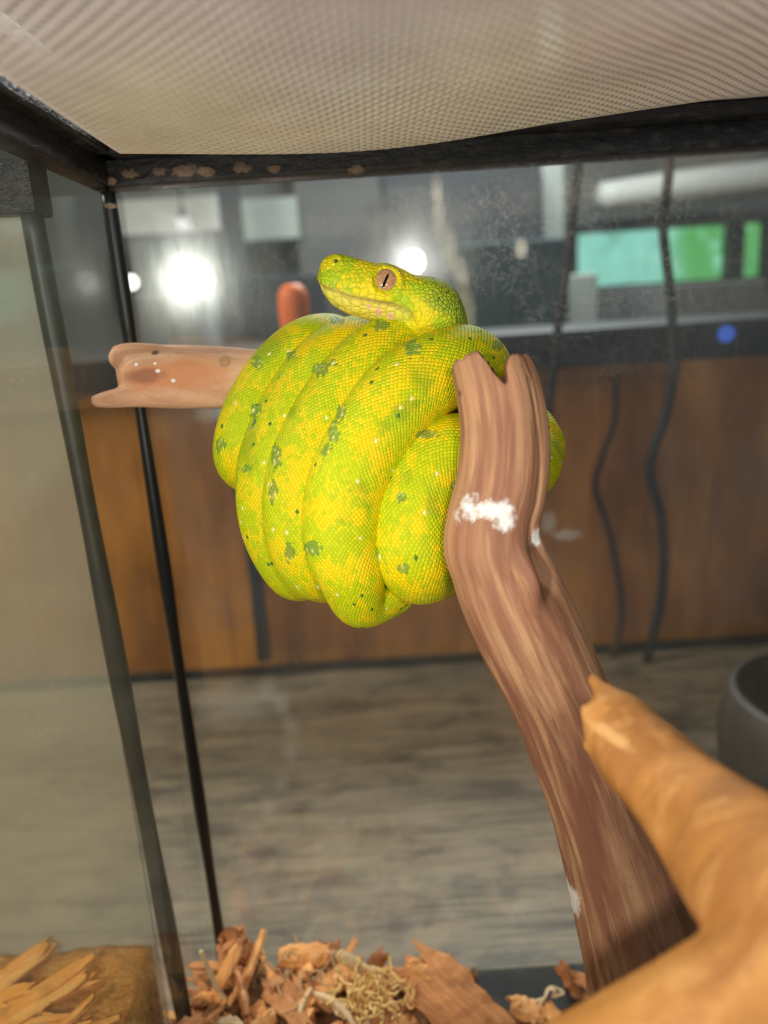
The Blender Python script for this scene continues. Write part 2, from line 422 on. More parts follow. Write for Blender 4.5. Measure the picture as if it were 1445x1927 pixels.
# back wall with an opening for the window
wx0, wx1, wz0, wz1 = px_rect(1085, 428, 1440, 530, YW)
g = join(box((-2.6, YW, 0), (wx0, YW+0.1, 2.6)), box((wx1, YW, 0), (3.0, YW+0.1, 2.6)),
         box((wx0, YW, 0), (wx1, YW+0.1, wz0)), box((wx0, YW, wz1), (wx1, YW+0.1, 2.6)))
structure(mk('wall_back', g, m_wall))
def mat_outdoor():
    t = NT('leafy_daylight'); p = t.pos()
    a = t.noise(p, 5.0, 4, 0.6); b = t.noise(p, 14.0, 3)
    sx = t.node('ShaderNodeSeparateXYZ', {0: p}).outputs[0]
    c = t.mix(t.rng(t.math('ADD', sx, t.math('MULTIPLY', a, 0.25)), wx0+0.45, wx0+0.62), (0.30, 0.72, 0.60), (0.12, 0.45, 0.13))
    c = t.mix(t.rng(b, 0.5, 0.7, 0, 0.6), c, (0.45, 0.95, 0.75))
    c = t.mix(t.rng(a, 0.45, 0.3, 0, 0.6), c, (0.08, 0.25, 0.10))
    e = t.node('ShaderNodeEmission', {0: c, 1: 0.95}); return t.done(e.outputs[0])
wf = mk('window_1', join(box((wx0, YW-0.02, wz0-0.03), (wx1, YW+0.05, wz0)), box((wx0, YW-0.02, wz1), (wx1, YW+0.05, wz1+0.03)),
        box((wx0-0.03, YW-0.02, wz0-0.03), (wx0, YW+0.05, wz1+0.03)), box((wx1, YW-0.02, wz0-0.03), (wx1+0.03, YW+0.05, wz1+0.03)),
        box((wx0+0.60, YW-0.02, wz0), (wx0+0.66, YW+0.05, wz1))), flat('window_frame_paint', (0.07, 0.08, 0.08), 0.5)); structure(wf)
mk('window_pane', box((wx0, YW+0.055, wz0), (wx1, YW+0.07, wz1)), mat_outdoor(), wf)

def slab(name, r, Y, th, mat, label, cat, group=None, bev=0.004):
    x0, x1, z0, z1 = px_rect(*r, Y)
    o = mk(name, box((x0, Y, z0), (x1, Y+th, z1)), mat); bevel(o, bev)
    if label: tag(o, label, cat, group)
    return o
dk = flat('dark_blue_grey', (0.035, 0.042, 0.05), 0.5, ns=6, var=0.4)
dk2 = flat('charcoal', (0.016, 0.018, 0.020), 0.5, ns=6, var=0.4)
gy = flat('pale_grey_green', (0.36, 0.40, 0.37), 0.6, ns=4)
gy2 = flat('mid_grey', (0.11, 0.115, 0.115), 0.6, ns=4)
wh = flat('off_white', (0.62, 0.64, 0.61), 0.5, ns=4)
teal = flat('dark_teal', (0.03, 0.06, 0.07), 0.5, ns=6, var=0.4)

# tall things behind the cabinet reach down to the floor; only their tops show
def standing(name, r, Y, th, mat, label, cat, group=None):
    x0, x1, z0, z1 = px_rect(*r, Y)
    o = mk(name, box((x0, Y, 0.0), (x1, Y+th, z1)), mat); bevel(o, 0.006)
    if label: tag(o, label, cat, group)
    return o
def column(n, x0p, x1p, Y, mat):
    a = atY(x0p, 450, Y).x; b = atY(x1p, 450, Y).x
    return structure(mk('trim_%d' % n, box((a, Y, 0), (b, Y+(b-a), 2.6)), mat))
column(1, 418, 455, 2.7, dk)
column(2, 1022, 1060, 2.7, gy)
column(3, 560, 715, 3.0, gy2)
standing('storage_locker', (385, 520, 600, 640), 2.3, 0.4, dk, 'dark blue grey locker standing beyond the glass left of the snake', 'locker')
standing('metal_box', (245, 552, 378, 640), 1.9, 0.25, gy2, 'grey metal box just right of the black corner post, above the perch', 'box')
standing('tall_cabinet', (728, 300, 1018, 640), 2.6, 0.4, dk, 'tall dark blue grey cabinet behind the snake head', 'cabinet')
standing('display_case', (868, 452, 1072, 640), 2.1, 0.3, teal, 'dark teal case in front of the tall dark cabinet', 'case')
standing('pedestal', (1072, 515, 1125, 640), 2.4, 0.2, gy, 'pale grey pedestal below the left end of the green window', 'pedestal')
standing('work_bench', (1125, 540, 1240, 640), 2.85, 0.3, gy2, 'grey bench below the middle of the green window', 'bench')
standing('armchair', (1270, 530, 1440, 640), 2.3, 0.5, gy2, 'dull grey armchair below the right end of the green window', 'armchair')
# white duct along the back wall, dark hood under it
p0 = atY(1130, 372, 2.9); p1 = atY(1470, 330, 2.9)
g, _ = tube([(p0, 0.05), (p0.lerp(p1, 0.5), 0.058), (p1+Vector((0.6, 0, 0.03)), 0.06)], 16, 0.05)
tag(mk('air_duct', g, wh, smooth=True), 'white round duct running above the green window', 'duct')
slab('ceiling_panel', (215, 372, 412, 440), 2.9, 0.1, wh, 'pale panel on the back wall left of the dark column', 'panel')
slab('wall_panel', (455, 372, 560, 452), 2.95, 0.1, gy, 'pale grey green wall panel right of the dark column', 'panel')
slab('cable_hood', (1105, 405, 1440, 424), 3.0, 0.15, gy2, 'grey hood directly over the green window', 'hood')
# orange item, blue light
zj = atY(1040, 622, 1.235).z; c = atY(552, 572, 1.33)
g, _ = tube([(Vector((c.x, c.y, zj)), 0.018), (Vector((c.x, c.y, zj+0.004)), 0.023), (c, 0.026), (c+Vector((0, 0, 0.022)), 0.022), (c+Vector((0, 0, 0.032)), 0.012)], 16, 0.004, roundcap=False)
o = mk('orange_jar', g, flat('orange_plastic', (0.80, 0.16, 0.02), 0.5), smooth=True); tag(o, 'small orange jar standing on the black rail left of the snake chin', 'jar')
for (nm, x, y, Y, r, colr, st, lab) in (('ceiling_bulb', 246, 531, 2.3, 0.020, (1, 1, 0.92, 1), 3.5, 'round white bulb beside the black corner post'),
                                    ('strip_bulb', 345, 421, 2.6, 0.022, (1, 1, 1, 1), 0.7, 'dim white bulb above the bright one on the left')):
    c = atY(x, y, Y); t_ = empty(nm, c+Vector((0, 0, r)), lab, 'light bulb')
    mk('globe', sphere(c, r), emit(nm+'_glow', colr, st), t_, True)
    g, _ = tube([(c+Vector((0, 0, r*0.9)), r*0.45), (c+Vector((0, 0, r*2.0)), r*0.4)], 10, 0.004); mk('socket', g, dk2, t_, True)
    g, _ = tube([(c+Vector((0, 0, r*2.0)), 0.003), (Vector((c.x, c.y, 2.6)), 0.003)], 6, 0.2); mk('cord', g, dk2, t_, True)

# ------------------------------------------------------------------ table, brown cabinet
YC = 1.235
tab = empty('table', (0, 0.4, 0), 'long weathered grey brown wooden table under and behind the terrarium', 'table')
o = mk('tabletop', box((-1.6, -0.15, ZT-0.04), (1.6, YC+0.5, ZT)), mat_table(), tab); bevel(o, 0.003)
for x in (-1.5, 1.42):
    for y in (-0.1, 1.7): mk('leg', box((x, y, 0), (x+0.08, y+0.08, ZT-0.04)), mat_table(), tab)
cab = empty('wooden_cabinet', (0, YC+0.15, ZT), 'orange brown wooden cabinet standing at the rear of the table', 'cabinet')
zb0 = atY(1040, 692, YC).z; zb1 = atY(1040, 622, YC).z
mk('panel', box((-1.3, YC, ZT+0.012), (1.4, YC+0.3, zb0)), mat_cabinet(), cab)
o = mk('top_rail', box((-1.32, YC-0.02, zb0), (1.42, YC+0.31, zb1)), dk2, cab); bevel(o, 0.004)
mk('base_strip', box((-1.3, YC-0.012, ZT), (1.4, YC+0.3, ZT+0.014)), dk2, cab)
c = atY(1366, 628, YC-0.02)
g = sphere(c, 0.013, axes=None); o = mk('indicator_light', g, emit('blue_glow', (0.05, 0.13, 0.55, 1), 0.8), None, True); tag(o, 'round blue indicator light on the black rail', 'light')
m_cab = flat('black_cable_rubber', (0.012, 0.012, 0.012), 0.5)
def cable(name, pts, Y, r, mat, label, group=None):
    g, _ = tube([(atY(x, y, Y), r) for x, y in pts], 8, 0.01); o = mk(name, g, mat, None, True); tag(o, label, 'cable', group); return o
cable('hanging_cable_or_shadow', [(1262, 250), (1258, 330), (1248, 430), (1262, 560), (1266, 680), (1256, 770), (1224, 880), (1246, 990), (1244, 1120), (1216, 1245)], YC-0.05, 0.0075, m_cab, 'thick black wavy cable hanging down the brown cabinet at right')
cable('hanging_cable_or_shadow', [(1092, 250), (1086, 330), (1070, 480), (1052, 600), (1042, 690), (1030, 800), (1040, 900)], YC-0.05, 0.0068, m_cab, 'black cable hanging just right of the broken branch top')
cable('hanging_cable_or_shadow', [(1158, 700), (1156, 790), (1132, 860), (1120, 920), (1148, 1010), (1168, 1150), (1150, 1240)], YC-0.022, 0.006, flat('cable_shadow_brown', (0.06, 0.03, 0.012), 0.6), 'thin brown wavy strand standing for a cable shadow, left of the thick black cable')  # a cable's cast shadow on the cabinet, modelled as a dark brown strand
a = [atY(x, y, YC-0.03) for x, y in ((396, 700), (420, 800), (462, 960), (482, 1090), (497, 1246))]
V = []; 
for q in a: V += [q+Vector((-0.011, 0, 0)), q+Vector((0.011, 0, 0)), q+Vector((0.011, 0.006, 0)), q+Vector((-0.011, 0.006, 0))]
Fq = [(0, 3, 2, 1), (16, 17, 18, 19)]
for i in range(4):
    for k in range(4): Fq.append((i*4+k, i*4+(k+1) % 4, i*4+4+(k+1) % 4, i*4+4+k))
tag(mk('hanging_strap', (V, Fq), flat('dark_strap', (0.028, 0.030, 0.030), 0.6, ns=30, var=0.6)), 'flat dark grey strap hanging down the cabinet left of the snake', 'strap')
# dark rounded pot on the table at the right
pc = atZ(1570, 1550, ZT); pr = 0.13
prof = [(0.55, 0), (0.8, 0.12), (0.97, 0.4), (1.0, 0.7), (0.93, 1.0), (0.86, 1.04), (0.84, 1.0), (0.9, 0.7), (0.5, 0.15)]
V, Fc = [], []
for (r, z) in prof:
    for k in range(40):
        th = 2*math.pi*k/40; V.append((pc.x+pr*r*math.cos(th), pc.y+pr*r*math.sin(th), ZT+z*0.16))
for i in range(len(prof)-1):
    for k in range(40): Fc.append((i*40+k, i*40+(k+1) % 40, (i+1)*40+(k+1) % 40, (i+1)*40+k))
Fc.append(tuple(range(39, -1, -1))); Fc.append(tuple((len(prof)-1)*40+k for k in range(40)))
tag(mk('round_pot', (V, Fc), flat('dark_glaze', (0.04, 0.032, 0.026), 0.6, ns=40, var=0.6), None, True), 'dark round pot on the table at the right edge', 'pot')

# ================================================================== TERRARIUM
ZF = ZT + 0.006
XA = atY(205, 356, YB)               # upper inner corner
XL = XA.x; ZR = XA.z                 # left glass x, rim lower edge z
ZTOP = ZR + 0.034
XR = 0.40; YF = 0.035
abot = atY(413, 1760, YB)
ter = empty('terrarium', ((XL+XR)/2, 0.3, ZT), 'glass terrarium with black rim and dirty hazy panes around the snake', 'terrarium')
rim = mat_black_rim(); sil = flat('black_silicone', (0.010, 0.011, 0.011), 0.35, ns=50, var=0.5)
arc = []
def bk(x, y): return atY(x, y, YB)
for (x, y) in ((500, 1300), (530, 1330), (548, 1370), (545, 1420), (530, 1480), (505, 1530), (480, 1580), (460, 1630)):
    arc.append((bk(x, y), (0.010, 0.02, 0.016), 0.25, 60, 0.10))
arc += [(bk(440, 1330), (0.05, 0.02, 0.024), 0.35, 40, 0.16), (bk(300, 1370), (0.03, 0.02, 0.03), 0.4, 40, 0.12),
        (bk(480, 1690), (0.012, 0.02, 0.02), 0.4, 60, 0.25), (bk(580, 1700), (0.05, 0.02, 0.02), 0.5, 60, 0.14)]
fl = [(bk(822, 350), (0.006, 0.02, 0.012), 0.4, 160, 0.45), (bk(826, 410), (0.006, 0.02, 0.022), 0.4, 120, 0.40), (bk(846, 470), (0.007, 0.02, 0.020), 0.4, 120, 0.42),
      (bk(868, 530), (0.007, 0.02, 0.020), 0.35, 120, 0.45), (bk(880, 590), (0.008, 0.02, 0.022), 0.3, 120, 0.5),
      (bk(982, 468), (0.006, 0.02, 0.009), 0.5, 200, 0.55), (bk(1070, 1008), (0.014, 0.02, 0.006), 0.4, 150, 0.45), (bk(1035, 985), (0.008, 0.02, 0.012), 0.4, 150, 0.3),
      (bk(790, 470), (0.05, 0.03, 0.05), 0.5, 60, 0.14)]
m_back = mat_glass('hazy_back_glass', 0.0, 0.022, (0.72, 0.70, 0.64), arc+fl, gloss=0.045, ns=7, scratch=0.03, cob=0.22, cobc=(bk(930, 470), (0.19, 0.1, 0.12)), glow=0.03)
m_left = mat_glass('hazy_left_glass', 0.01, 0.045, (0.66, 0.63, 0.52), (), gloss=0.012, ns=7, scratch=0.05, glow=0.004)
m_plain = mat_glass('clear_side_glass', 0.0, 0.03, (0.6, 0.6, 0.55), (), gloss=0.008, ns=7, scratch=0.02)
mk('back_glass', box((XL-0.004, YB, ZT), (XR+0.004, YB+0.004, ZTOP)), m_back, ter)
mk('left_glass', box((XL-0.004, YF, ZT), (XL, YB, ZTOP)), m_left, ter)
mk('floor_panel', box((XL-0.004, YF, ZT), (XR+0.004, YB, ZF)), mat_glass('smoky_floor_glass', 0.0, 0.02, (0.2, 0.17, 0.13), (), gloss=0.002, scratch=0.02, tint=(0.55, 0.54, 0.52)), ter)
mk('right_glass', box((XR, YF, ZT), (XR+0.004, YB, ZTOP)), m_plain, ter)
# corner silicone seam: a slim round bead
pa, pb = atY(203, 362, YB-0.006), atY(413, 1760, YB-0.006); pb2 = pa+(pb-pa)*1.12
g, _ = tube([(pa+(pb2-pa)*k/10, 0.0048+0.0007*math.sin(k*2.1)) for k in range(11)], 10, 0.01); mk('corner_seam', g, sil, ter, True)
# rim: ledge and lip along the back, left and right
def rimseg(nm, a, b): o = mk(nm, box(a, b), rim, ter); bevel(o, 0.002); return o
rimseg('back_rim', (XL-0.012, YB-0.010, ZR), (XR+0.02, YB+0.02, ZTOP+0.004))
rimseg('rim_ledge', (XL-0.01, YB-0.034, ZR+0.016), (XR+0.02, YB-0.008, ZR+0.024))
rimseg('left_rim', (XL-0.012, YF, ZR), (XL+0.004, YB, ZTOP+0.004))
rimseg('rim_ledge', (XL-0.002, YF, ZR+0.016), (XL+0.014, YB-0.01, ZR+0.024))
rimseg('right_rim', (XR-0.010, YF, ZR), (XR+0.02, YB, ZTOP+0.004))
m_res = flat('brown_residue', (0.20, 0.14, 0.10), 0.7, ns=200, var=0.6)
for (x, y, r) in ((245, 327, 9), (300, 322, 8), (345, 321, 12), (385, 322, 9), (455, 316, 10), (515, 317, 7), (670, 318, 8), (208, 388, 6), (205, 340, 8)):
    c = atY(x, y, YB-0.011); q = r*0.0004
    g = sphere(c, (q*1.8, q*0.6, q*0.8), 8, 6)
    g = ([v+Vector((random.uniform(-1, 1), 0, random.uniform(-1, 1)))*q*0.3 for v in g[0]], g[1])
    mk('glue_residue', g, m_res, ter)

# ------------------------------------------------------------------ screen lid (sagging expanded metal)
lid = empty('screen_lid', ((XL+XR)/2, 0.3, ZTOP+0.004), 'sagging silver metal screen lid over the terrarium', 'screen lid')
x0, x1, y0, y1 = XL+0.012, XR-0.012, YF+0.01, YB-0.012
ZM = ZTOP - 0.003
cx = atY(620, 290, 0.5).x
def zmesh(x, y):
    u = (x-x0)/(x1-x0); v = (y-y0)/(y1-y0)
    if u <= 0 or u >= 1 or v <= 0 or v >= 1: return ZM
    e = (min(1, (1-v)*4.0))**0.8*min(1, v*3+0.2)*min(1, u*14.0)**0.7*min(1, (1-u)*4)
    return ZM - e*(0.020+0.026*math.exp(-((x-cx)/0.20)**2)*(0.4+0.6*v)) + 0.0012*math.sin(x*31+1)*math.sin(y*27)
def screen():
    """expanded metal: zigzag strands that meet their neighbours, each strand a tilted flat ribbon"""
    V, Fc = [], []
    hp, hx = 0.0019, 0.0033
    tilt = math.radians(38); hw, ht = 0.00095, 0.00022
    ny = int((y1-y0)/(2*hp)); nx = int((x1-x0)/hx)
    for j in range(ny+1):
        yc = y0+0.0005+j*2*hp; i0 = len(V)
        for i in range(nx+1):
            x = x0+i*hx
            y = yc+hp*0.92*(1 if (i+j) % 2 else -1)
            z = zmesh(x, min(max(y, y0), y1))
            for (a_, b_) in ((-1, 0), (0, -1), (1, 0), (0, 1)):
                dy = a_*hw*math.cos(tilt)+b_*ht*math.sin(tilt); dz = -a_*hw*math.sin(tilt)+b_*ht*math.cos(tilt)
                V.append((x, y+dy, z+dz))
        for i in range(nx):
            for k in range(4): Fc.append((i0+i*4+k, i0+i*4+(k+1) % 4, i0+i*4+4+(k+1) % 4, i0+i*4+4+k))
    return V, Fc
tm = NT('screen_metal'); nz = tm.noise(tm.pos(), 35, 3)
tm.bsdf(tm.mix(nz, (0.64, 0.56, 0.53), (0.84, 0.78, 0.76)), 0.34, 0.5, 0.6); m_scr = tm.done()
mk('screen_mesh', screen(), m_scr, lid, False)
for a, b in (((x0-0.012, y1, ZM+0.008), (x1+0.012, y1+0.014, ZM+0.021)), ((x0-0.012, y0, ZM+0.008), (x0+0.004, y1, ZM+0.021)), ((x1-0.004, y0, ZM+0.008), (x1+0.012, y1, ZM+0.021)), ((x0-0.012, y0-0.01, ZM+0.008), (x1+0.012, y0+0.004, ZM+0.021))):
    o = mk('frame_bar', box(a, b), rim, lid); bevel(o, 0.002)

# ------------------------------------------------------------------ neighbouring tank to the left
pB0, pB1 = P(78, 400, 1), P(325, 1850, 1)
XN = XL-0.016
YN = XN/(ray(80, 420).x/ray(80, 420).y)
nt = empty('glass_tank', (XN-0.2, YN-0.2, ZT), 'neighbouring glass tank beyond the left pane, hazy with black corner', 'glass tank')
m_nb = mat_glass('milky_tank_glass', 0.22, 0.38, (0.60, 0.53, 0.40), [(atY(60, 1350, YN), (0.09, 0.03, 0.07), 0.5, 20, 0.12), (atY(60, 400, YN), (0.03, 0.03, 0.04), 0.5, 20, 0.05)], gloss=0.04, ns=6, scratch=0.05, glow=0.01)
ztn = atY(75, 405, YN).z
mk('back_pane', box((XN-0.55, YN, ZT), (XN-0.004, YN+0.004, ztn)), m_nb, nt)
mk('side_pane', box((XN-0.004, 0.04, ZT), (XN, YN+0.004, ztn)), m_plain, nt)
q0, q1 = atY(82, 400, YN-0.004), atY(335, 1855, YN-0.004); q0.x = min(q0.x, XN-0.004)
g, _ = tube([(q0+(q1-q0)*k/10*1.1, 0.0064+0.0006*math.sin(k*1.7)) for k in range(11)], 10, 0.01); mk('corner_seam', g, flat('aged_silicone', (0.03, 0.032, 0.024), 0.45, ns=60, var=0.6), nt, True)
o = mk('top_rim', box((XN-0.55, YN-0.012, ztn), (XN+0.002, YN+0.016, ztn+0.03)), rim, nt); bevel(o, 0.002)
mk('floor_panel', box((XN-0.55, 0.04, ZT), (XN-0.004, YN, ZF)), dk2, nt)

# ================================================================== BEDDING
prof = [(300, 1855), (370, 1835), (410, 1805), (455, 1785), (500, 1808), (620, 1815), (700, 1828), (800, 1840), (870, 1875), (930, 1925), (1100, 1935), (1300, 1935)]
pp = [(atY(x, y, 0.535).x, atY(x, y, 0.535).z-0.012) for x, y in prof]
pp = [(x_, z_ if k_ < 9 else (0.5*(z_+ZF) if k_ == 9 else ZF+0.010)) for k_, (x_, z_) in enumerate(pp)]
pp = [(XL-0.01, pp[0][1])] + [q for q in pp if q[0] > XL] + [(XR+0.01, pp[-1][1])]
def hm(x, y):
    z = pp[-1][1]
    for (xa, za), (xb, zb) in zip(pp, pp[1:]):
        if xa <= x <= xb: z = za+(zb-za)*(x-xa)/(xb-xa+1e-9); break
    z += 0.006*mn.noise(Vector((x*30, y*30, 0)))
    if y > 0.535: z -= (y-0.535)*1.1
    if y < 0.46: z -= (0.46-y)*0.35*(1 if z > 0.82 else 0)
    return max(z, ZF+0.006)
def heightfield(x0, x1, y0, y1, nx, ny, h, zb):
    V = [(x0+(x1-x0)*i/nx, y0+(y1-y0)*j/ny, h(x0+(x1-x0)*i/nx, y0+(y1-y0)*j/ny)) for j in range(ny+1) for i in range(nx+1)]
    w = nx+1; Fc = [(j*w+i, j*w+i+1, (j+1)*w+i+1, (j+1)*w+i) for j in range(ny) for i in range(nx)]
    n0 = len(V); V += [(v[0], v[1], zb) for v in V]
    ring = [i for i in range(w)]+[j*w+nx for j in range(1, ny+1)]+[ny*w+i for i in range(nx-1, -1, -1)]+[j*w for j in range(ny-1, 0, -1)]
    for k in range(len(ring)):
        a, b = ring[k], ring[(k+1) % len(ring)]; Fc.append((a, a+n0, b+n0, b))
    Fc += [(n0+j*w+i, n0+(j+1)*w+i, n0+(j+1)*w+i+1, n0+j*w+i+1) for j in range(ny) for i in range(nx)]
    return V, Fc
m_bed = mat_bedding('brown_bark_litter', (0.20, 0.09, 0.04), (0.40, 0.20, 0.09))
hv_, hf_ = heightfield(XL+0.004, XR-0.004, 0.05, YB-0.004, 150, 110, hm, ZF)
xe = bk(905, 1880).x                 # bare strip of floor along the back glass, right of the mound
def bare(v): return v[0]-0.25*(v[1]-0.58) > xe+0.006*mn.noise(Vector((0, v[1]*60, 0))) and v[1] > 0.530+0.010*mn.noise(Vector((v[0]*40, 1, 0)))
flag = [bare(v) for v in hv_]
hf_ = [f for f in hf_ if not any(flag[i] for i in f)]
o = mk('bark_litter', (hv_, hf_), m_bed, None, True)
tag(o, 'fine brown bark litter and crumbs covering the terrarium floor', 'bedding', kind='stuff')
zn = atY(150, 1800, YN-0.01).z
def hn(x, y): return zn + 0.008*mn.noise(Vector((x*16, y*16, 3)))+0.004*mn.noise(Vector((x*60, y*40, 3)))
m_bn = mat_bedding('orange_aspen_litter', (0.70, 0.26, 0.05), (0.90, 0.42, 0.10))
o = mk('shaving_litter', heightfield(XN-0.54, XN-0.006, 0.06, YN-0.003, 110, 90, hn, ZF), m_bn, None, True)
tag(o, 'orange shaving litter filling the neighbouring tank at lower left', 'bedding', kind='stuff')

def chip_geo(L, Wd, T, seed, bend=0.15, rag=0.25):
    rg = random.Random(seed); nx, ny = 9, 4; V, Fc = [], []
    e0 = [rg.uniform(-rag, rag)*Wd for _ in range(ny+1)]; e1 = [rg.uniform(-rag, rag)*Wd for _ in range(ny+1)]
    wob = [rg.uniform(0.75, 1.1) for _ in range(nx+1)]
    for side in (1, -1):
        for i in range(nx+1):
            u = i/nx
            for j in range(ny+1):
                v = j/ny-0.5
                x = (u-0.5)*L + (e0[j] if i == 0 else 0) + (e1[j] if i == nx else 0)
                tap = wob[i]*(1-0.35*abs(2*u-1)**3)
                z = bend*L*(0.25-(u-0.5)**2) + 0.25*Wd*(0.25-v*v) + side*T*0.5*(1-0.5*(2*abs(v))**4) + rg.uniform(-1, 1)*T*0.12
                V.append(Vector((x, v*Wd*tap, z)))
    n = (nx+1)*(ny+1); w = ny+1
    for i in range(nx):
        for j in range(ny):
            a = i*w+j; Fc.append((a, a+w, a+w+1, a+1)); Fc.append((n+a, n+a+1, n+a+w+1, n+a+w))
    ring = [i*w for i in range(nx+1)]+[nx*w+j for j in range(1, ny+1)]+[i*w+ny for i in range(nx-1, -1, -1)]+[j for j in range(ny-1, 0, -1)]
    for k in range(len(ring)):
        a, b = ring[k], ring[(k+1) % len(ring)]; Fc.append((a, b, b+n, a+n))
    return V, Fc
m_ch = [mat_chip('orange_wood_chip', (0.78, 0.32, 0.095), (0.88, 0.43, 0.16), (0.92, 0.56, 0.26)),
        mat_chip('brown_wood_chip', (0.42, 0.16, 0.06), (0.64, 0.28, 0.11), (0.76, 0.40, 0.19)),
        mat_chip('pale_wood_chip', (0.66, 0.44, 0.24), (0.78, 0.56, 0.34), (0.85, 0.68, 0.46))]
base = []
for i, (L, Wd, T) in enumerate(((0.040, 0.012, 0.004), (0.032, 0.014, 0.003), (0.050, 0.010, 0.004), (0.026, 0.011, 0.004), (0.036, 0.007, 0.003), (0.030, 0.018, 0.005))):
    for j in range(3):
        g = chip_geo(L, Wd, T, i*7+j); me = bpy.data.meshes.new('wood_chip'); me.from_pydata([tuple(v) for v in g[0]], [], g[1]); me.materials.append(m_ch[j])
        base.append((me, j, T))
kinds = ['orange tan', 'brown', 'pale splintery']; sizes = ['broad', 'wide thin', 'long', 'short stubby', 'narrow', 'large thick']
zones = [(-1e3, 'by the thin straw'), (415, 'left of the bark chunk'), (450, 'right of the bark chunk'), (505, 'left of the squared block'), (560, 'under the squared block'), (625, 'under the bent twig'),
         (690, 'beside the fluffy fibre tuft'), (745, 'left of the curled slab'), (800, 'against the curled slab'), (870, 'just right of the curled slab'), (940, 'left of the curly fibre'), (1010, 'at the upright branch foot'), (1100, 'right of the upright branch')]
def scatter(n, xa, xb, ya, yb, hf, name, group, rg, zoff=0.005, tilt=0.6, sc=(0.85, 1.45), mats=None, rzf=None):
    for k in range(n):
        bi = rg.choices(range(len(base)), weights=[(3, 3, 1)[b[1]] for b in base])[0]; me, j, T = base[bi]
        x, y = rg.uniform(xa, xb), rg.uniform(ya, yb)
        o = bpy.data.objects.new(name, me); COL.objects.link(o)
        o.location = (x, y, hf(x, y)+zoff+rg.uniform(-0.002, 0.006)); s = rg.uniform(*sc); o.scale = (s, s, s)
        o.rotation_euler = (rg.gauss(0, tilt), rg.gauss(0, tilt*0.8), rg.uniform(0, 6.28))
        qv = Vector(o.location)-CAM; xpx = 722.5+F*qv.dot(RT)/qv.dot(fw); zl = [z_ for lo, z_ in zones if xpx >= lo][-1]
        row = (', far row' if y > 0.53 else ', near row') if xpx > 870 else (', far row' if y > 0.515 else (', middle row' if y > 0.47 else ', near row'))
        tag(o, '%s %s wood chip %s%s' % (sizes[bi//3], kinds[j], zl, row), 'wood chip', group)
rg = random.Random(11)
scatter(125, bk(372, 1850).x, bk(870, 1850).x, 0.43, 0.56, hm, 'wood_chip', 'wood chips heaped at the back of the terrarium', rg)
scatter(22, bk(890, 1900).x, bk(1300, 1900).x, 0.44, 0.540, hm, 'wood_chip', 'wood chips on the low bedding by the upright branch', rg, tilt=0.3)
m_sh = mat_chip('orange_shaving', (0.92, 0.33, 0.05), (0.96, 0.42, 0.10), (0.98, 0.54, 0.18))
shb = []
for i in range(5):
    g = chip_geo(0.070+0.012*i, 0.013, 0.003, 50+i, 0.16, 0.5); me = bpy.data.meshes.new('wood_shaving'); me.from_pydata([tuple(v) for v in g[0]], [], g[1]); me.materials.append(m_sh)
    me.polygons.foreach_set('use_smooth', [True]*len(me.polygons)); shb.append(me)
for k in range(84):
    x, y = rg.uniform(XN-0.26, XN-0.035), rg.uniform(0.34, YN-0.045)
    o = bpy.data.objects.new('wood_shaving', shb[k % 5]); COL.objects.link(o)
    o.location = (x, y, hn(x, y)+0.002); o.rotation_euler = (rg.gauss(0, 0.35), rg.gauss(-0.08, 0.12), rg.gauss(0.35, 0.45)); 
    if x+0.05*math.cos(o.rotation_euler[2]) > XN-0.012: o.location.x = XN-0.07
    qv = Vector(o.location)-CAM; xpx = 722.5+F*qv.dot(RT)/qv.dot(fw)
    zl = 'at the left edge of the photo' if xpx < 60 else ('beyond the left pane' if xpx < 160 else ('near the aged corner seam' if xpx < 260 else 'against the aged corner seam'))
    rw = 'far' if y > 0.46 else ('middle' if y > 0.40 else 'near')
    tag(o, '%s orange shaving in the next tank, %s, %s row' % (('short', 'medium', 'slim', 'long', 'longest')[k % 5], zl, rw), 'wood shaving', 'wood shavings in the neighbouring tank')

# special pieces of the mound
def place_chip(name, p, L, Wd, T, rot, mat, label, cat='wood chip', seed=0, bend=0.1, rag=0.25):
    g = chip_geo(L, Wd, T, seed, bend, rag); me = bpy.data.meshes.new(name); me.from_pydata([tuple(v) for v in g[0]], [], g[1]); me.materials.append(mat)
    o = bpy.data.objects.new(name, me); COL.objects.link(o); o.location = p; o.rotation_euler = rot; tag(o, label, cat); return o
place_chip('wood_chip', atY(572, 1800, 0.535), 0.042, 0.020, 0.010, (0.5, 0.05, 0.05), m_ch[0], 'squared orange wood block on top of the mound', seed=3, rag=0.05)
place_chip('bark_chunk', atY(447, 1788, 0.535), 0.045, 0.030, 0.018, (0.3, 1.1, 0.5), m_ch[1], 'ragged brown bark chunk at the peak of the mound beside the corner seam', 'bark chunk', seed=5, rag=0.5)
place_chip('wood_chip', atY(428, 1825, 0.51), 0.045, 0.013, 0.005, (0.4, -1.0, 0.3), m_ch[0], 'upright orange splinter leaning on the left of the bark chunk', seed=6)
place_chip('wood_chip', atY(815, 1842, 0.51), 0.050, 0.014, 0.012, (0.8, 0.7, -0.15), m_ch[0], 'thick orange chip with a pale end at the right end of the mound', seed=8, rag=0.1)
place_chip('bark_slab', atY(858, 1882, 0.50), 0.085, 0.050, 0.008, (0.85, 0.55, -0.5), m_ch[1], 'large curled tan bark slab sloping down at the right of the mound', 'bark slab', seed=9, bend=0.2)
place_chip('wood_chip', atY(765, 1835, 0.545), 0.045, 0.014, 0.006, (0.6, 0.05, 0.0), m_ch[1], 'flat pinkish brown chip between the pale twig and the bark slab', seed=12, rag=0.1)
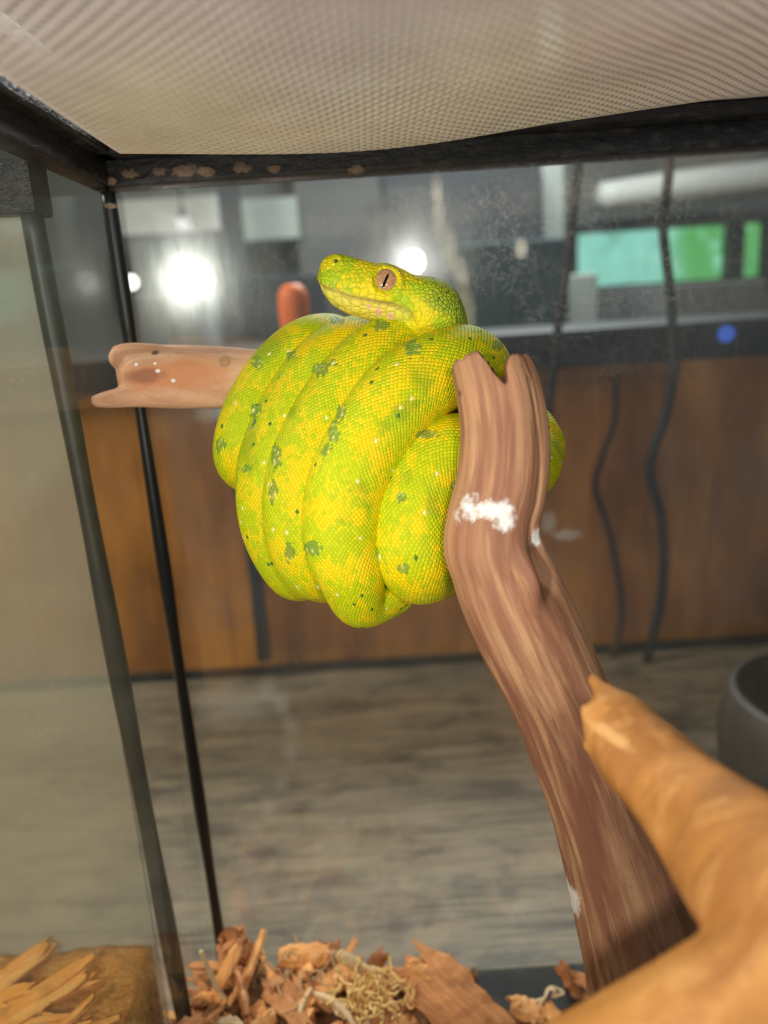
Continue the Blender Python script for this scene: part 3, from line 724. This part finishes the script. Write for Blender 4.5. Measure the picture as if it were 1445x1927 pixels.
place_chip('wood_chip', atY(1072, 1845, 0.545), 0.036, 0.015, 0.006, (0.5, 1.05, -0.2), m_ch[1], 'dark orange chip standing against the foot of the upright branch', seed=14, rag=0.35)
place_chip('wood_chip', atY(925, 1893, 0.555), 0.040, 0.012, 0.006, (0.4, 0.08, -0.05), m_ch[0], 'flat pinkish chip lying low between the bark slab and branch', seed=15, rag=0.35)
m_pale = flat('pale_straw', (0.72, 0.52, 0.30), 0.7, ns=200, var=0.3)
def twig(name, pts, rpx, mat, label, cat='twig', Y=0.51):
    g, _ = tube([(atY(x, y, Y+dy), r*Y*1.25/F) for (x, y, r, dy) in pts], 8, 0.003); o = mk(name, g, mat, None, True); tag(o, label, cat); return o
twig('straw', [(378, 1790, 4, 0), (395, 1830, 5, 0), (415, 1870, 6, -0.002), (437, 1900, 8, -0.005)], 0, m_pale, 'thin pale straw leaning over the left of the mound', Y=0.50)
twig('twig', [(638, 1796, 9, 0), (665, 1812, 12, 0), (690, 1830, 12, 0), (715, 1832, 9, 0.0), (722, 1850, 8, -0.004)], 0, m_pale, 'bent pale twig lying on top of the mound', Y=0.53)
twig('straw', [(585, 1860, 4, 0), (570, 1890, 5, -0.01), (560, 1915, 6, -0.02), (548, 1950, 5, -0.03)], 0, m_pale, 'pale straw standing in the middle of the mound', Y=0.50)
twig('straw', [(590, 1870, 5, 0), (620, 1880, 6, -0.01), (650, 1905, 6, -0.02), (670, 1935, 5, -0.03)], 0, m_pale, 'pale straw slanting right across the middle of the mound', Y=0.50)
# curly fibres
def fibre_clump(name, c, rad, n, rf, mat, label, seed, L=0.03):
    r2 = random.Random(seed); gs = []
    for k in range(n):
        p = c+Vector((r2.gauss(0, rad[0]), r2.gauss(0, rad[1]), abs(r2.gauss(0, rad[2])))); d = Vector((r2.gauss(0, 1), r2.gauss(0, 1), r2.gauss(0, .7))).normalized(); pts = []
        for s in range(7):
            pts.append((p.copy(), rf*r2.uniform(0.7, 1.2))); d = (d+Vector((r2.gauss(0, .5), r2.gauss(0, .5), r2.gauss(0, .5)))).normalized(); p = p+d*L/6
        gs.append(tube(pts, 5, 0.0025)[0])
    o = mk(name, join(*gs), mat, None, True); tag(o, label, 'coconut fibre', kind='stuff'); return o
m_fib = flat('coconut_fibre', (0.90, 0.52, 0.20), 0.8, ns=80, var=0.35)
m_fib2 = flat('dull_fibre', (0.55, 0.36, 0.18), 0.8, ns=80, var=0.35)
fibre_clump('fibre_tuft', atY(700, 1888, 0.495), (0.013, 0.010, 0.008), 110, 0.0011, m_fib, 'fluffy golden fibre tuft in front of the bark slab', 1, 0.017)
fibre_clump('fibre_tuft', atY(545, 1838, 0.52), (0.018, 0.010, 0.006), 22, 0.0008, m_fib2, 'dull tan fibre tuft below the squared wood block', 2)
fibre_clump('fibre_tuft', atY(480, 1880, 0.50), (0.03, 0.012, 0.004), 12, 0.0007, m_fib2, 'loose thin fibres across the left of the mound', 3)
cv = [(1000, 1905, 0), (1008, 1885, 0), (1025, 1878, 0.004), (1030, 1862, 0), (1045, 1864, -0.003), (1040, 1876, 0), (1052, 1872, 0), (1062, 1868, 0), (1048, 1860, 0.003), (1035, 1858, 0.003), (1028, 1872, -0.004), (1015, 1892, -0.004), (1004, 1912, 0)]
g, _ = tube([(atY(x, y, 0.53+d), 0.0013) for x, y, d in cv], 6, 0.002); tag(mk('curly_fibre', g, flat('cream_fibre', (0.82, 0.66, 0.42), 0.8), None, True), 'curly cream fibre loop at the foot of the upright branch', 'fibre')

# ================================================================== WOOD
WHITE = (0.85, 0.82, 0.78)
# upright branch: loft with ridges, hollow broken top and a knot
rows = [(690, 845, 1003, .382), (740, 856, 1020, .381), (800, 865, 1031, .380), (860, 864, 1034, .379), (920, 855, 1030, .380), (970, 842, 1018, .381), (1020, 834, 1020, .383),
        (1060, 840, 1040, .385), (1110, 853, 1068, .388), (1200, 892, 1112, .396), (1300, 945, 1152, .405), (1400, 986, 1193, .415), (1500, 1022, 1232, .426),
        (1600, 1050, 1270, .438), (1700, 1072, 1308, .450), (1800, 1092, 1340, .463), (1880, 1102, 1362, .474), (1960, 1112, 1385, .486), (2080, 1125, 1420, .505)]
pts = []
for i, (y, xl, xr, d) in enumerate(rows):
    j0, j1 = max(i-1, 0), min(i+1, len(rows)-1)
    dx = ((rows[j1][1]+rows[j1][2])-(rows[j0][1]+rows[j0][2]))/2; dy = rows[j1][0]-rows[j0][0]
    cs = dy/math.hypot(dx, dy)
    pts.append((P((xl+xr)/2, y, d+0.004), (xr-xl)/2*cs*d/F*0.985))
last = pts[-1][0]; 
while last.z > ZF+0.01:
    dvec = (pts[-1][0]-pts[-2][0]).normalized(); st_ = min(0.03, max(0.004, (last.z-ZF-0.008)/max(0.1, -dvec.z))); pts.append((last+dvec*st_, pts[-1][1]*1.01)); last = pts[-1][0]
pts.reverse()
rs = catmull(pts, 0.0016); fr = frames([r[0] for r in rs], Vector((0, -1, 0)))
n = 120; V = []; wv = []; Fc = []; L = rs[-1][-1]
kn = P(1005, 1090, .36)               # knot
def ridge(th, s, seed=0):
    return 1+0.055*mn.noise(Vector((math.cos(th)*2.0, math.sin(th)*2.0, s*5+seed)))+0.030*mn.noise(Vector((math.cos(th)*6, math.sin(th)*6, s*7+seed)))+0.010*mn.noise(Vector((math.cos(th)*16, math.sin(th)*16, s*14)))
# normal = towards camera (theta 0), B = T x N
def top_prof(xo):  # broken edge height (m above the nominal top ring) by sideways position -1..1 (photo left..right) on the near side
    tab_ = [(-1, .006), (-.93, .0085), (-.8, .0075), (-.6, .0065), (-.42, .0055), (-.30, .001), (-.15, -.009), (-.02, -.0145), (.08, -.0140), (.14, -.006), (.26, -.002), (.38, -.0005), (.52, -.0005), (.66, -.0025), (.78, -.0010), (.86, -.0030), (1, -.0085)]
    for (a, b), (c_, d_) in zip(tab_, tab_[1:]):
        if a <= xo <= c_: return b+(d_-b)*(xo-a)/(c_-a)
    return 0
fadeL = 0.030
for i, (r, (T, N, B)) in enumerate(zip(rs, fr)):
    c, rad, s = r[0], r[1], r[-1]
    for k in range(n):
        th = 2*math.pi*k/n
        q = rad*ridge(th, s)
        dirv = N*math.cos(th)+B*math.sin(th)
        p = c+dirv*q
        dx = (p-kn); side = dx.dot(RT); upd = dx.dot(UP)
        if dirv.dot(-fw) > -0.3:
            u = side+0.25*upd
            # swollen lip that drops sharply on its right side into a hollow
            lipb = math.exp(-((u+0.002)/0.0045)**2)*math.exp(-((upd+0.001)/0.012)**2)
            hol = math.exp(-((u-0.0075)/0.004)**2)*math.exp(-((upd-0.004)/0.009)**2)
            crv = math.exp(-((u+0.008)/0.0012)**2)*math.exp(-((upd+0.002)/0.010)**2)
            p = p+dirv*(0.0075*lipb-0.0105*hol-0.003*crv)
            # long crack on the upper right
            sx_ = (p-c).dot(RT)/rad
            yy = (P(1012, 850, .38)-p).dot(UP)
            crack = math.exp(-((sx_-0.66-0.05*math.sin(yy*60))/0.035)**2)*(1 if -0.035 < yy < 0.05 else 0)
            p = p-dirv*0.0022*crack
        # broken top
        dt = L-s
        if dt < fadeL:
            w = (1-dt/fadeL)
            front = (dirv.dot(-fw)+1)/2
            e = top_prof((p-c).dot(RT)/rad*0.98)*front + (0.004*mn.noise(Vector((math.cos(th)*4, math.sin(th)*4, 9)))-0.003)*(1-front)
            e += 0.0022*mn.noise(Vector((math.cos(th)*13, math.sin(th)*13, 1)))
            xo_ = (p-c).dot(RT)/rad; e += (1-front)*0.018*math.exp(-((xo_+0.22)/0.24)**2)
            p = p+T*e*w*w
        V.append(p); wv.append((math.cos(th), math.sin(th), s*10))
m = len(rs)
# inner wall of the hollow end
for (dep, rr) in ((0.0005, 0.93), (0.0, 0.80), (-0.012, 0.66), (-0.028, 0.52), (-0.040, 0.15)):
    c, T = rs[-1][0], fr[-1][0]
    for k in range(n):
        outer = V[(m-1)*n+k]; rel = outer-c; h = rel.dot(T); rad_v = rel-T*h
        th = 2*math.pi*k/n
        jag = 1+0.10*mn.noise(Vector((math.cos(th)*5, math.sin(th)*5, dep*90)))
        hh = h if dep > 0 else h*0.9*max(0.0, 1+dep/0.04)+dep
        V.append(c+rad_v*rr*jag+T*hh); wv.append((math.cos(th)*0.6, math.sin(th)*0.6, L*10+1+rr))
tot = m+5
for i in range(tot-1):
    for k in range(n):
        k2 = (k+1) % n; Fc.append((i*n+k, i*n+k2, (i+1)*n+k2, (i+1)*n+k))
Fc.append(tuple((tot-1)*n+k for k in range(n))); Fc.append(tuple(range(n-1, -1, -1)))
st = [(P(878, 955, .362), (0.009, 0.012, 0.0085), 0.75, 230, WHITE), (P(925, 962, .360), (0.012, 0.012, 0.0055), 0.8, 230, WHITE), (P(952, 980, .361), (0.006, 0.012, 0.0060), 0.8, 230, WHITE),
      (P(860, 975, .365), (0.003, 0.012, 0.006), 0.6, 260, WHITE), (P(1015, 1015, .372), (0.005, 0.012, 0.0055), 0.9, 320, WHITE), (P(1078, 1695, .44), (0.0035, 0.03, 0.012), 0.7, 200, WHITE), (P(1085, 1730, .44), (0.0025, 0.03, 0.012), 0.7, 200, WHITE),
      (P(866, 742, .372), (0.0016, 0.01, 0.0028), 0.3, 300, (0.06, 0.02, 0.01)), (P(863, 1092, .37), (0.001, 0.01, 0.0012), 0.2, 300, WHITE)]
m_up = mat_wood('upright_driftwood', (0.48, 0.245, 0.13), (0.30, 0.13, 0.072), (0.66, 0.39, 0.20), st, fs=1.0, grain=0.6, stripes=0.55)
o = mk('upright_branch', (V, Fc), m_up, None, True, attrs={'wv': ('FLOAT_VECTOR', wv)})
tag(o, 'thick upright reddish brown driftwood branch with broken top and white smear', 'branch')

g = chip_geo(0.017, 0.0085, 0.003, 77, 0.1, 0.5)
mrot = Matrix((RT*0.55-UP*0.83, (RT*0.83+UP*0.55), -fw)).transposed()
pc_ = P(912, 700, .386); g = ([pc_+mrot @ v for v in g[0]], g[1])
sp_ = mk('splinter', g, flat('dark_heartwood', (0.10, 0.035, 0.022), 0.7, ns=200, var=0.4), o); sp_['label'] = 'dark splinter inside the broken hollow'
# horizontal perch: merged by a voxel remesh
def wood_blob(name, parts, mat, label, vox=0.0016, disp=0.0):
    gs = []
    for pts_, sd in parts:
        gs.append(tube(pts_, 28, 0.004, rfun=lambda th, s, sd=sd: 1+0.07*mn.noise(Vector((math.cos(th)*2.2, math.sin(th)*2.2, s*9+sd)))+0.035*mn.noise(Vector((math.cos(th)*7, math.sin(th)*7, s*12+sd))))[0])
    o = mk(name, join(*gs), mat, None, True)
    r = o.modifiers.new('fuse', 'REMESH'); r.mode = 'VOXEL'; r.voxel_size = vox; r.use_smooth_shade = True
    s_ = o.modifiers.new('soft', 'SMOOTH'); s_.iterations = 3; s_.factor = 0.5
    tag(o, label, 'branch'); return o
def pr(x, y, d, r): return (P(x, y, d), r*d/F)
perch_parts = [([pr(232, 702, .500, 30), pr(262, 706, .500, 50), pr(330, 708, .500, 57), pr(420, 712, .499, 58), pr(500, 716, .498, 56), pr(620, 722, .488, 50), pr(760, 728, .470, 46), pr(880, 740, .447, 42), pr(950, 760, .425, 40)], 1),
               ([pr(212, 680, .497, 14), pr(228, 674, .496, 26), pr(280, 676, .496, 30), pr(360, 688, .496, 30)], 2),
               ([pr(176, 756, .492, 11), pr(200, 752, .492, 16), pr(260, 744, .492, 22), pr(340, 742, .493, 27), pr(430, 742, .495, 26)], 3)]
st = [(P(325, 705, .482), (0.045, 0.03, 0.013), 0.35, 40, (0.60, 0.25, 0.11)), (P(270, 708, .482), (0.016, 0.02, 0.006), 0.5, 90, (0.36, 0.14, 0.07)),
      (P(424, 680, .482), (0.0042, 0.02, 0.0042), 0.1, 50, (0.30, 0.17, 0.09)), (P(424, 680, .482), (0.0034, 0.02, 0.0034), 0.1, 50, (0.50, 0.28, 0.15)), (P(290, 664, .482), (0.003, 0.02, 0.0018), 0.3, 200, (0.10, 0.05, 0.03)),
      (P(256, 686, .482), (0.0016, 0.03, 0.0012), 0.2, 200, WHITE), (P(292, 684, .482), (0.0014, 0.03, 0.001), 0.2, 200, WHITE), (P(298, 698, .482), (0.002, 0.03, 0.0014), 0.3, 200, WHITE), (P(326, 716, .482), (0.0018, 0.03, 0.0014), 0.2, 200, WHITE)]
m_pe = mat_wood('perch_driftwood', (0.66, 0.36, 0.21), (0.44, 0.22, 0.12), (0.78, 0.52, 0.33), st, attr=False, axis=(4.0, 38.0, 38.0), grain=0.5, stripes=0.45)
wood_blob('perch_branch', perch_parts, m_pe, 'horizontal pale brown driftwood perch carrying the coiled snake')

# foreground fork, close to the lens
fork_parts = [([pr(1136, 1322, .318, 44), pr(1152, 1348, .314, 62), pr(1190, 1405, .306, 78), pr(1260, 1475, .292, 88), pr(1330, 1545, .275, 108), pr(1410, 1625, .255, 140), pr(1480, 1690, .240, 160), pr(1600, 1760, .225, 170), pr(1750, 1830, .22, 170)], 4),
              ([pr(1112, 1270, .322, 9), pr(1124, 1290, .318, 15), pr(1165, 1335, .312, 34), pr(1210, 1390, .305, 40)], 5),
              ([pr(1096, 1328, .312, 9), pr(1112, 1350, .310, 20), pr(1160, 1400, .306, 30), pr(1200, 1440, .30, 30)], 6),
              ([pr(1098, 1402, .312, 6), pr(1116, 1414, .310, 10), pr(1150, 1440, .305, 17), pr(1200, 1475, .30, 20)], 7),
              ([pr(1560, 1730, .228, 150), pr(1450, 1835, .228, 120), pr(1330, 1900, .232, 108), pr(1200, 1965, .238, 100), pr(1080, 2020, .246, 90), pr(950, 2080, .256, 80), pr(800, 2180, .27, 66)], 8)]
st = [(P(1262, 1812, .215), (0.0060, 0.03, 0.0022), 0.3, 100, WHITE), (P(1090, 1900, .215), (0.0055, 0.03, 0.0026), 0.3, 100, WHITE), (P(1440, 1660, .21), (0.004, 0.03, 0.006), 0.3, 100, (0.8, 0.55, 0.4))]
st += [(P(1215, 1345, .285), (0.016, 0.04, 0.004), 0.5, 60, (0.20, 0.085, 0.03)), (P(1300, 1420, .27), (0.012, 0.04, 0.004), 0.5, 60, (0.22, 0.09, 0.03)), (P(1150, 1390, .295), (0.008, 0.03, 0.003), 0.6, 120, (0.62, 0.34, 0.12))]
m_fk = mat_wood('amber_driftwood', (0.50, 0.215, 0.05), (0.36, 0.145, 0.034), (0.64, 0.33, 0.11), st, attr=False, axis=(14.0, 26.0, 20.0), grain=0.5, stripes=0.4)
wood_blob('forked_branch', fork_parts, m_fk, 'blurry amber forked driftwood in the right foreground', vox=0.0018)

# ================================================================== PYTHON
path = [(740, 980, .505, 6), (725, 930, .515, 14), (700, 860, .530, 26), (685, 780, .535, 40), (670, 700, .525, 50),
        (640, 655, .500, 54), (592, 655, .482, 56), (545, 688, .474, 58), (500, 750, .470, 60), (470, 818, .469, 60), (464, 862, .474, 55), (486, 884, .490, 46), (540, 872, .515, 44), (610, 810, .533, 48), (670, 730, .532, 52),
        (712, 672, .505, 56), (672, 660, .477, 60), (612, 695, .460, 61), (560, 765, .454, 62), (522, 858, .451, 64), (511, 945, .451, 61), (522, 1018, .454, 54), (556, 1080, .463, 46), (596, 1078, .485, 40), (640, 1010, .508, 44), (685, 890, .526, 50), (735, 770, .528, 54),
        (790, 700, .505, 58), (768, 657, .470, 64), (700, 690, .446, 66), (630, 775, .437, 68), (586, 870, .433, 70), (568, 955, .431, 68), (574, 1032, .434, 61), (600, 1076, .443, 52), (645, 1080, .470, 44), (700, 1000, .505, 48), (755, 880, .527, 52), (830, 780, .527, 58),
        (900, 735, .495, 62), (890, 690, .458, 68), (830, 702, .432, 73), (760, 748, .420, 77), (702, 825, .414, 76), (660, 915, .412, 76), (648, 1005, .413, 72), (662, 1078, .417, 62), (686, 1134, .431, 47), (744, 1088, .450, 54), (790, 1000, .500, 50), (860, 900, .522, 52), (935, 820, .498, 56), (990, 818, .480, 58),
        (996, 876, .452, 59), (952, 880, .436, 60), (890, 850, .428, 64), (840, 858, .422, 69), (798, 912, .416, 72), (779, 985, .414, 74), (783, 1046, .418, 71), (803, 1076, .432, 60), (850, 1055, .462, 50), (880, 970, .488, 50), (888, 880, .508, 52), (872, 790, .506, 54), (850, 730, .490, 54)]
sp = [(P(x, y, d), r*d/F) for x, y, d, r in path]
# head stations: (top x,y) (bottom x,y) depth half-width squareness
HS = [((868, 655), (780, 700), .478, .0200), ((869, 618), (782, 690), .472, .0215), ((860, 574), (780, 678), .466, .0240), ((838, 538), (778, 664), .461, .0262), ((812, 524), (770, 650), .457, .0262),
      ((786, 521), (760, 636), .455, .0240), ((765, 517), (748, 622), .453, .0212), ((746, 507), (738, 613), .451, .0190), ((722, 498), (722, 606), .449, .0175), ((698, 497), (702, 601), .447, .0163),
      ((672, 490), (682, 596), .445, .0150), ((650, 483), (660, 590), .444, .0136), ((630, 480), (638, 579), .443, .0118), ((614, 485), (620, 566), .442, .0095), ((604, 497), (607, 550), .442, .0068), ((600, 512), (601, 534), .442, .0032)]
rs = catmull(sp, 0.0022); cs = [r[0] for r in rs]; fr = frames(cs)
NA = 64; NB = 52
V, uvv, att = [], [], {k: [] for k in ('head', 'hback', 'lip', 'mouth', 'pit', 'lab', 'ocel')}
la = 0.0
# ridge of the back: on the outside of each bend, leaning to the photo's left
RD = []
for i in range(len(cs)):
    K = Vector()
    for w_ in (6, 12, 18):
        K = K + (cs[max(0, i-w_)]+cs[min(len(cs)-1, i+w_)]-cs[i]*2)/(w_*w_)
    v_ = -K.normalized()*1.0 - RT*0.9; v_ = v_-fr[i][0]*v_.dot(fr[i][0]); RD.append(v_.normalized())
for _ in range(12): RD = [(RD[max(0, i-1)]+RD[i]+RD[min(len(RD)-1, i+1)]).normalized() for i in range(len(RD))]
OCE = [(485, 682, 11, 14), (481, 772, 12, 16), (414, 838, 12, 14), (548, 668, 12, 10), (604, 694, 16, 15), (630, 682, 8, 8), (520, 860, 10, 26), (513, 925, 10, 26), (588, 1032, 20, 14), (642, 776, 9, 20), (628, 815, 10, 26), (612, 850, 8, 14),
       (776, 655, 18, 20), (716, 612, 16, 12), (635, 605, 14, 8), (802, 818, 24, 10), (858, 918, 12, 18), (545, 1040, 9, 22), (462, 882, 12, 8), (830, 612, 16, 8), (755, 935, 14, 12), (935, 650, 12, 9), (760, 1070, 12, 8)]
for i, (r, (T, N, B)) in enumerate(zip(rs, fr)):
    # length coordinate in scale rows
    rad = r[1]
    if i: la += (cs[i]-cs[i-1]).length/0.0027
    for k in range(NA):
        th = 2*math.pi*k/NA
        flatt = 1+0.03*math.cos(2*th)
        dv_ = N*math.cos(th)+B*math.sin(th)
        lump = 1+0.09*max(0.0, dv_.dot(RD[i]))**5+0.018*mn.noise(Vector((math.cos(th)*1.3, math.sin(th)*1.3, r[-1]*22)))
        V.append(cs[i]+(N*math.cos(th)+B*math.sin(th))*rad*lump)
        for q in att: att[q].append(0.0)
        if (N*math.cos(th)+B*math.sin(th)).dot(fw) < 0.1:
            rel = V[-1]-CAM; dd_ = rel.dot(fw); xx, yy_ = 722.5+F*rel.dot(RT)/dd_, 963.5-F*rel.dot(UP)/dd_
            if dd_ < 0.485: att['ocel'][-1] = max([0.0]+[max(0.0, 1.35-math.hypot((xx-a_)/b1, (yy_-a2)/b2)) for a_, a2, b1, b2 in OCE])
    uvv.append(la)
# angular phase between the body frame and the head's "up"
T, N, B = fr[-1]
top, bot, d, w = HS[0]; c0 = (P(*top, d)+P(*bot, d))/2; upv = (P(*top, d)-P(*bot, d)).normalized()
ph0 = math.atan2(upv.dot(B), upv.dot(N))
hp = [(P(*t_, d), P(*b_, d), w) for t_, b_, d, w in HS]
tr_ = [(Vector(((a+b)/2)), a, b, w) for a, b, w in hp]
hr = catmull([(c, a, b, w) for c, a, b, w in tr_], 0.00085)
EYE = (725, 529); NOS = (632, 491)
eye_w = P(*EYE, .432); nos_w = P(*NOS, .436)
def ss(a, b, x):
    t = max(0, min(1, (x-a)/(b-a))); return t*t*(3-2*t)
nrow = len(rs)
nh = len(hr)
sidev = None
for i, r in enumerate(hr):
    c, a, b, w, s = r
    c = (a+b)/2; hv = (a-b)/2; hh = hv.length; upn = hv.normalized()
    fwd = (hr[min(i+1, nh-1)][0]-hr[max(i-1, 0)][0]).normalized()
    sd = fwd.cross(upn).normalized()
    if sd.dot(fw) > 0: sd = -sd          # sd points to the camera
    # orientation sense: B relative to N around T; up x ? -> keep same handedness
    hand = fwd.cross(upn)
    u = i/(nh-1)                          # 0 neck .. 1 snout
    la += ((hr[i][0]-(hr[i-1][0] if i else cs[-1])).length)/0.0027
    wsn = ss(0.35, 0.75, u)
    for k in range(NA):
        th = 2*math.pi*k/NA - ph0
        cc, sn = math.cos(th), math.sin(th)
        e = 2.0/(2.0+0.5*wsn)
        sgn = lambda z: (1 if z >= 0 else -1)
        y_ = sgn(cc)*abs(cc)**e; x_ = sgn(sn)*abs(sn)**e
        ww = w*(1-0.22*wsn*max(0, y_))*(1.0 if y_ > -0.62 else 1.0-0.10*wsn)
        p = c+upn*hh*y_+hand.normalized()*ww*x_
        near = (p-c).dot(-fw) > 0
        nrm = (upn*y_*ww+hand.normalized()*x_*hh).normalized()
        H = ss(0.0, 0.14, u)
        # mouth groove
        mf = ss(0.40, 0.50, u)*(1-ss(0.985, 1.0, u))
        md = abs(y_+0.62+0.10*(u-0.7))/ (1.0)*hh
        mo = math.exp(-(md/0.00075)**2)*mf
        p = p-nrm*0.0011*mo
        lipv = ss(-0.50, -0.58, y_)*ss(0.42, 0.60, u)
        lab = ss(-0.15, -0.22, y_)*ss(0.36, 0.44, u)
        # brow and eye ring (both sides)
        loc = p-c
        m2 = 0.0
        for sg in (1, -1):
            ec = eye_w if sg == 1 else None
        de = (Vector((p-eye_w)) - (p-eye_w).dot(fw)*fw).length if near else (((p-eye_w)-(p-eye_w).dot(fw)*fw).length)
        p = p+nrm*(0.0016*math.exp(-((de-0.0086)/0.0016)**2)) - nrm*0.002*math.exp(-(de/0.0062)**4)
        dn = ((p-nos_w)-(p-nos_w).dot(fw)*fw).length
        p = p+nrm*(0.0009*math.exp(-((dn-0.0026)/0.0012)**2)) - nrm*0.0013*math.exp(-(dn/0.0012)**2)
        # canthal hollow between eye and nostril
        pit = 0.0
        if near:
            for (px_, py_, rr) in ((712, 581, .0018), (735, 589, .0020), (694, 574, .0012)):
                q = P(px_, py_, .432); dq = ((p-q)-(p-q).dot(fw)*fw).length; pit = max(pit, ss(rr*1.25, rr*0.7, dq)*0.85)
        V.append(p)
        att['head'].append(H); att['ocel'].append(0.0); att['hback'].append(ss(0.52, 0.36, u)*ss(-0.35, 0.05, y_)*H); att['lip'].append(lipv*0.8); att['mouth'].append(min(1, mo)*0.9); att['pit'].append(pit); att['lab'].append(lab)
    uvv.append(la)
tot = nrow+nh; Fc, uvs = [], []
for i in range(tot-1):
    for k in range(NA):
        k2 = (k+1) % NA
        Fc.append((i*NA+k, i*NA+k2, (i+1)*NA+k2, (i+1)*NA+k))
        b0, b1 = NB*k/NA, NB*(k+1)/NA
        uvs.append(((uvv[i], b0), (uvv[i], b1), (uvv[i+1], b1), (uvv[i+1], b0)))
for i, sg in ((0, -1), (tot-1, 1)):
    c = sum((V[i*NA+k] for k in range(NA)), Vector())/NA
    if sg > 0: c = c + (hr[-1][0]-hr[-3][0]).normalized()*0.0015
    V.append(c); ix = len(V)-1
    for q in att: att[q].append(1.0 if (q == 'head' and sg > 0) else 0.0)
    for k in range(NA):
        k2 = (k+1) % NA
        Fc.append((ix, i*NA+k2, i*NA+k) if sg < 0 else (ix, i*NA+k, i*NA+k2)); uvs.append(((uvv[i], 0),)*3)
snake = empty('tree_python', P(720, 1185, .43), 'bright yellow green tree python coiled over the driftwood perch', 'snake')
m_snake = mat_snake()
body = mk('body', (V, Fc), m_snake, snake, True, attrs={k: ('FLOAT', v) for k, v in att.items()}, uvs=uvs)
# eyes: one each side
def mat_eye():
    t = NT('copper_eye'); p = t.obj(); a = t.noise(t.scale(p, (1, 1, 1)), 900, 4, 0.7); b = t.noise(p, 250, 3)
    c = t.mix(t.rng(a, 0.35, 0.65), (0.38, 0.17, 0.07), (0.66, 0.38, 0.19))
    c = t.mix(t.rng(b, 0.55, 0.75, 0, 0.6), c, (0.30, 0.11, 0.05))
    t.bsdf(c, 0.12, 0, 0.6, None, Coat_Weight=0.6, Coat_Roughness=0.03); return t.done()
m_eye = mat_eye(); m_pup = flat('pupil_black', (0.004, 0.003, 0.003), 0.1)
def head_hit(px_, py_, near=True):
    best = None; q = P(px_, py_, 1)-CAM; q.normalize()
    for v in V[nrow*NA:]:
        rel = v-CAM; dd = (rel-q*rel.dot(q)).length
        if dd < 0.0012:
            z = rel.dot(q)
            if best is None or (z < best[0]) == near: best = (z, v) if (best is None or ((z < best[0]) if near else (z > best[0]))) else best
    return best
hz = head_hit(*EYE)[0]; dr = (P(*EYE, 1)-CAM).normalized()
far = head_hit(*EYE, near=False)[0]
for z, sg in ((hz, 1), (far, -1)):
    ec = CAM+dr*(z+sg*0.0034); R_ = 0.0080
    e = mk('eye', sphere(ec, (R_, R_*0.80, R_), 40, 24, axes=(RT, dr, UP)), m_eye, snake, True)
    tip = ec-dr*sg*(R_*0.80-0.0002); tl = (UP*1.0+RT*0.42).normalized(); tr2 = tl.cross(dr).normalized()
    mk('pupil', sphere(tip, (0.0008, 0.0006, 0.0046), 14, 24, axes=(tr2, dr, tl)), m_pup, e, True)
nz_ = head_hit(*NOS)
if nz_:
    nc = CAM+(P(*NOS, 1)-CAM).normalized()*(nz_[0]+0.0002)
    mk('nostril', sphere(nc, (0.0007, 0.0006, 0.0010), 10, 8, axes=(RT, fw, UP)), flat('nostril_dark', (0.06, 0.05, 0.02), 0.6), snake, True)
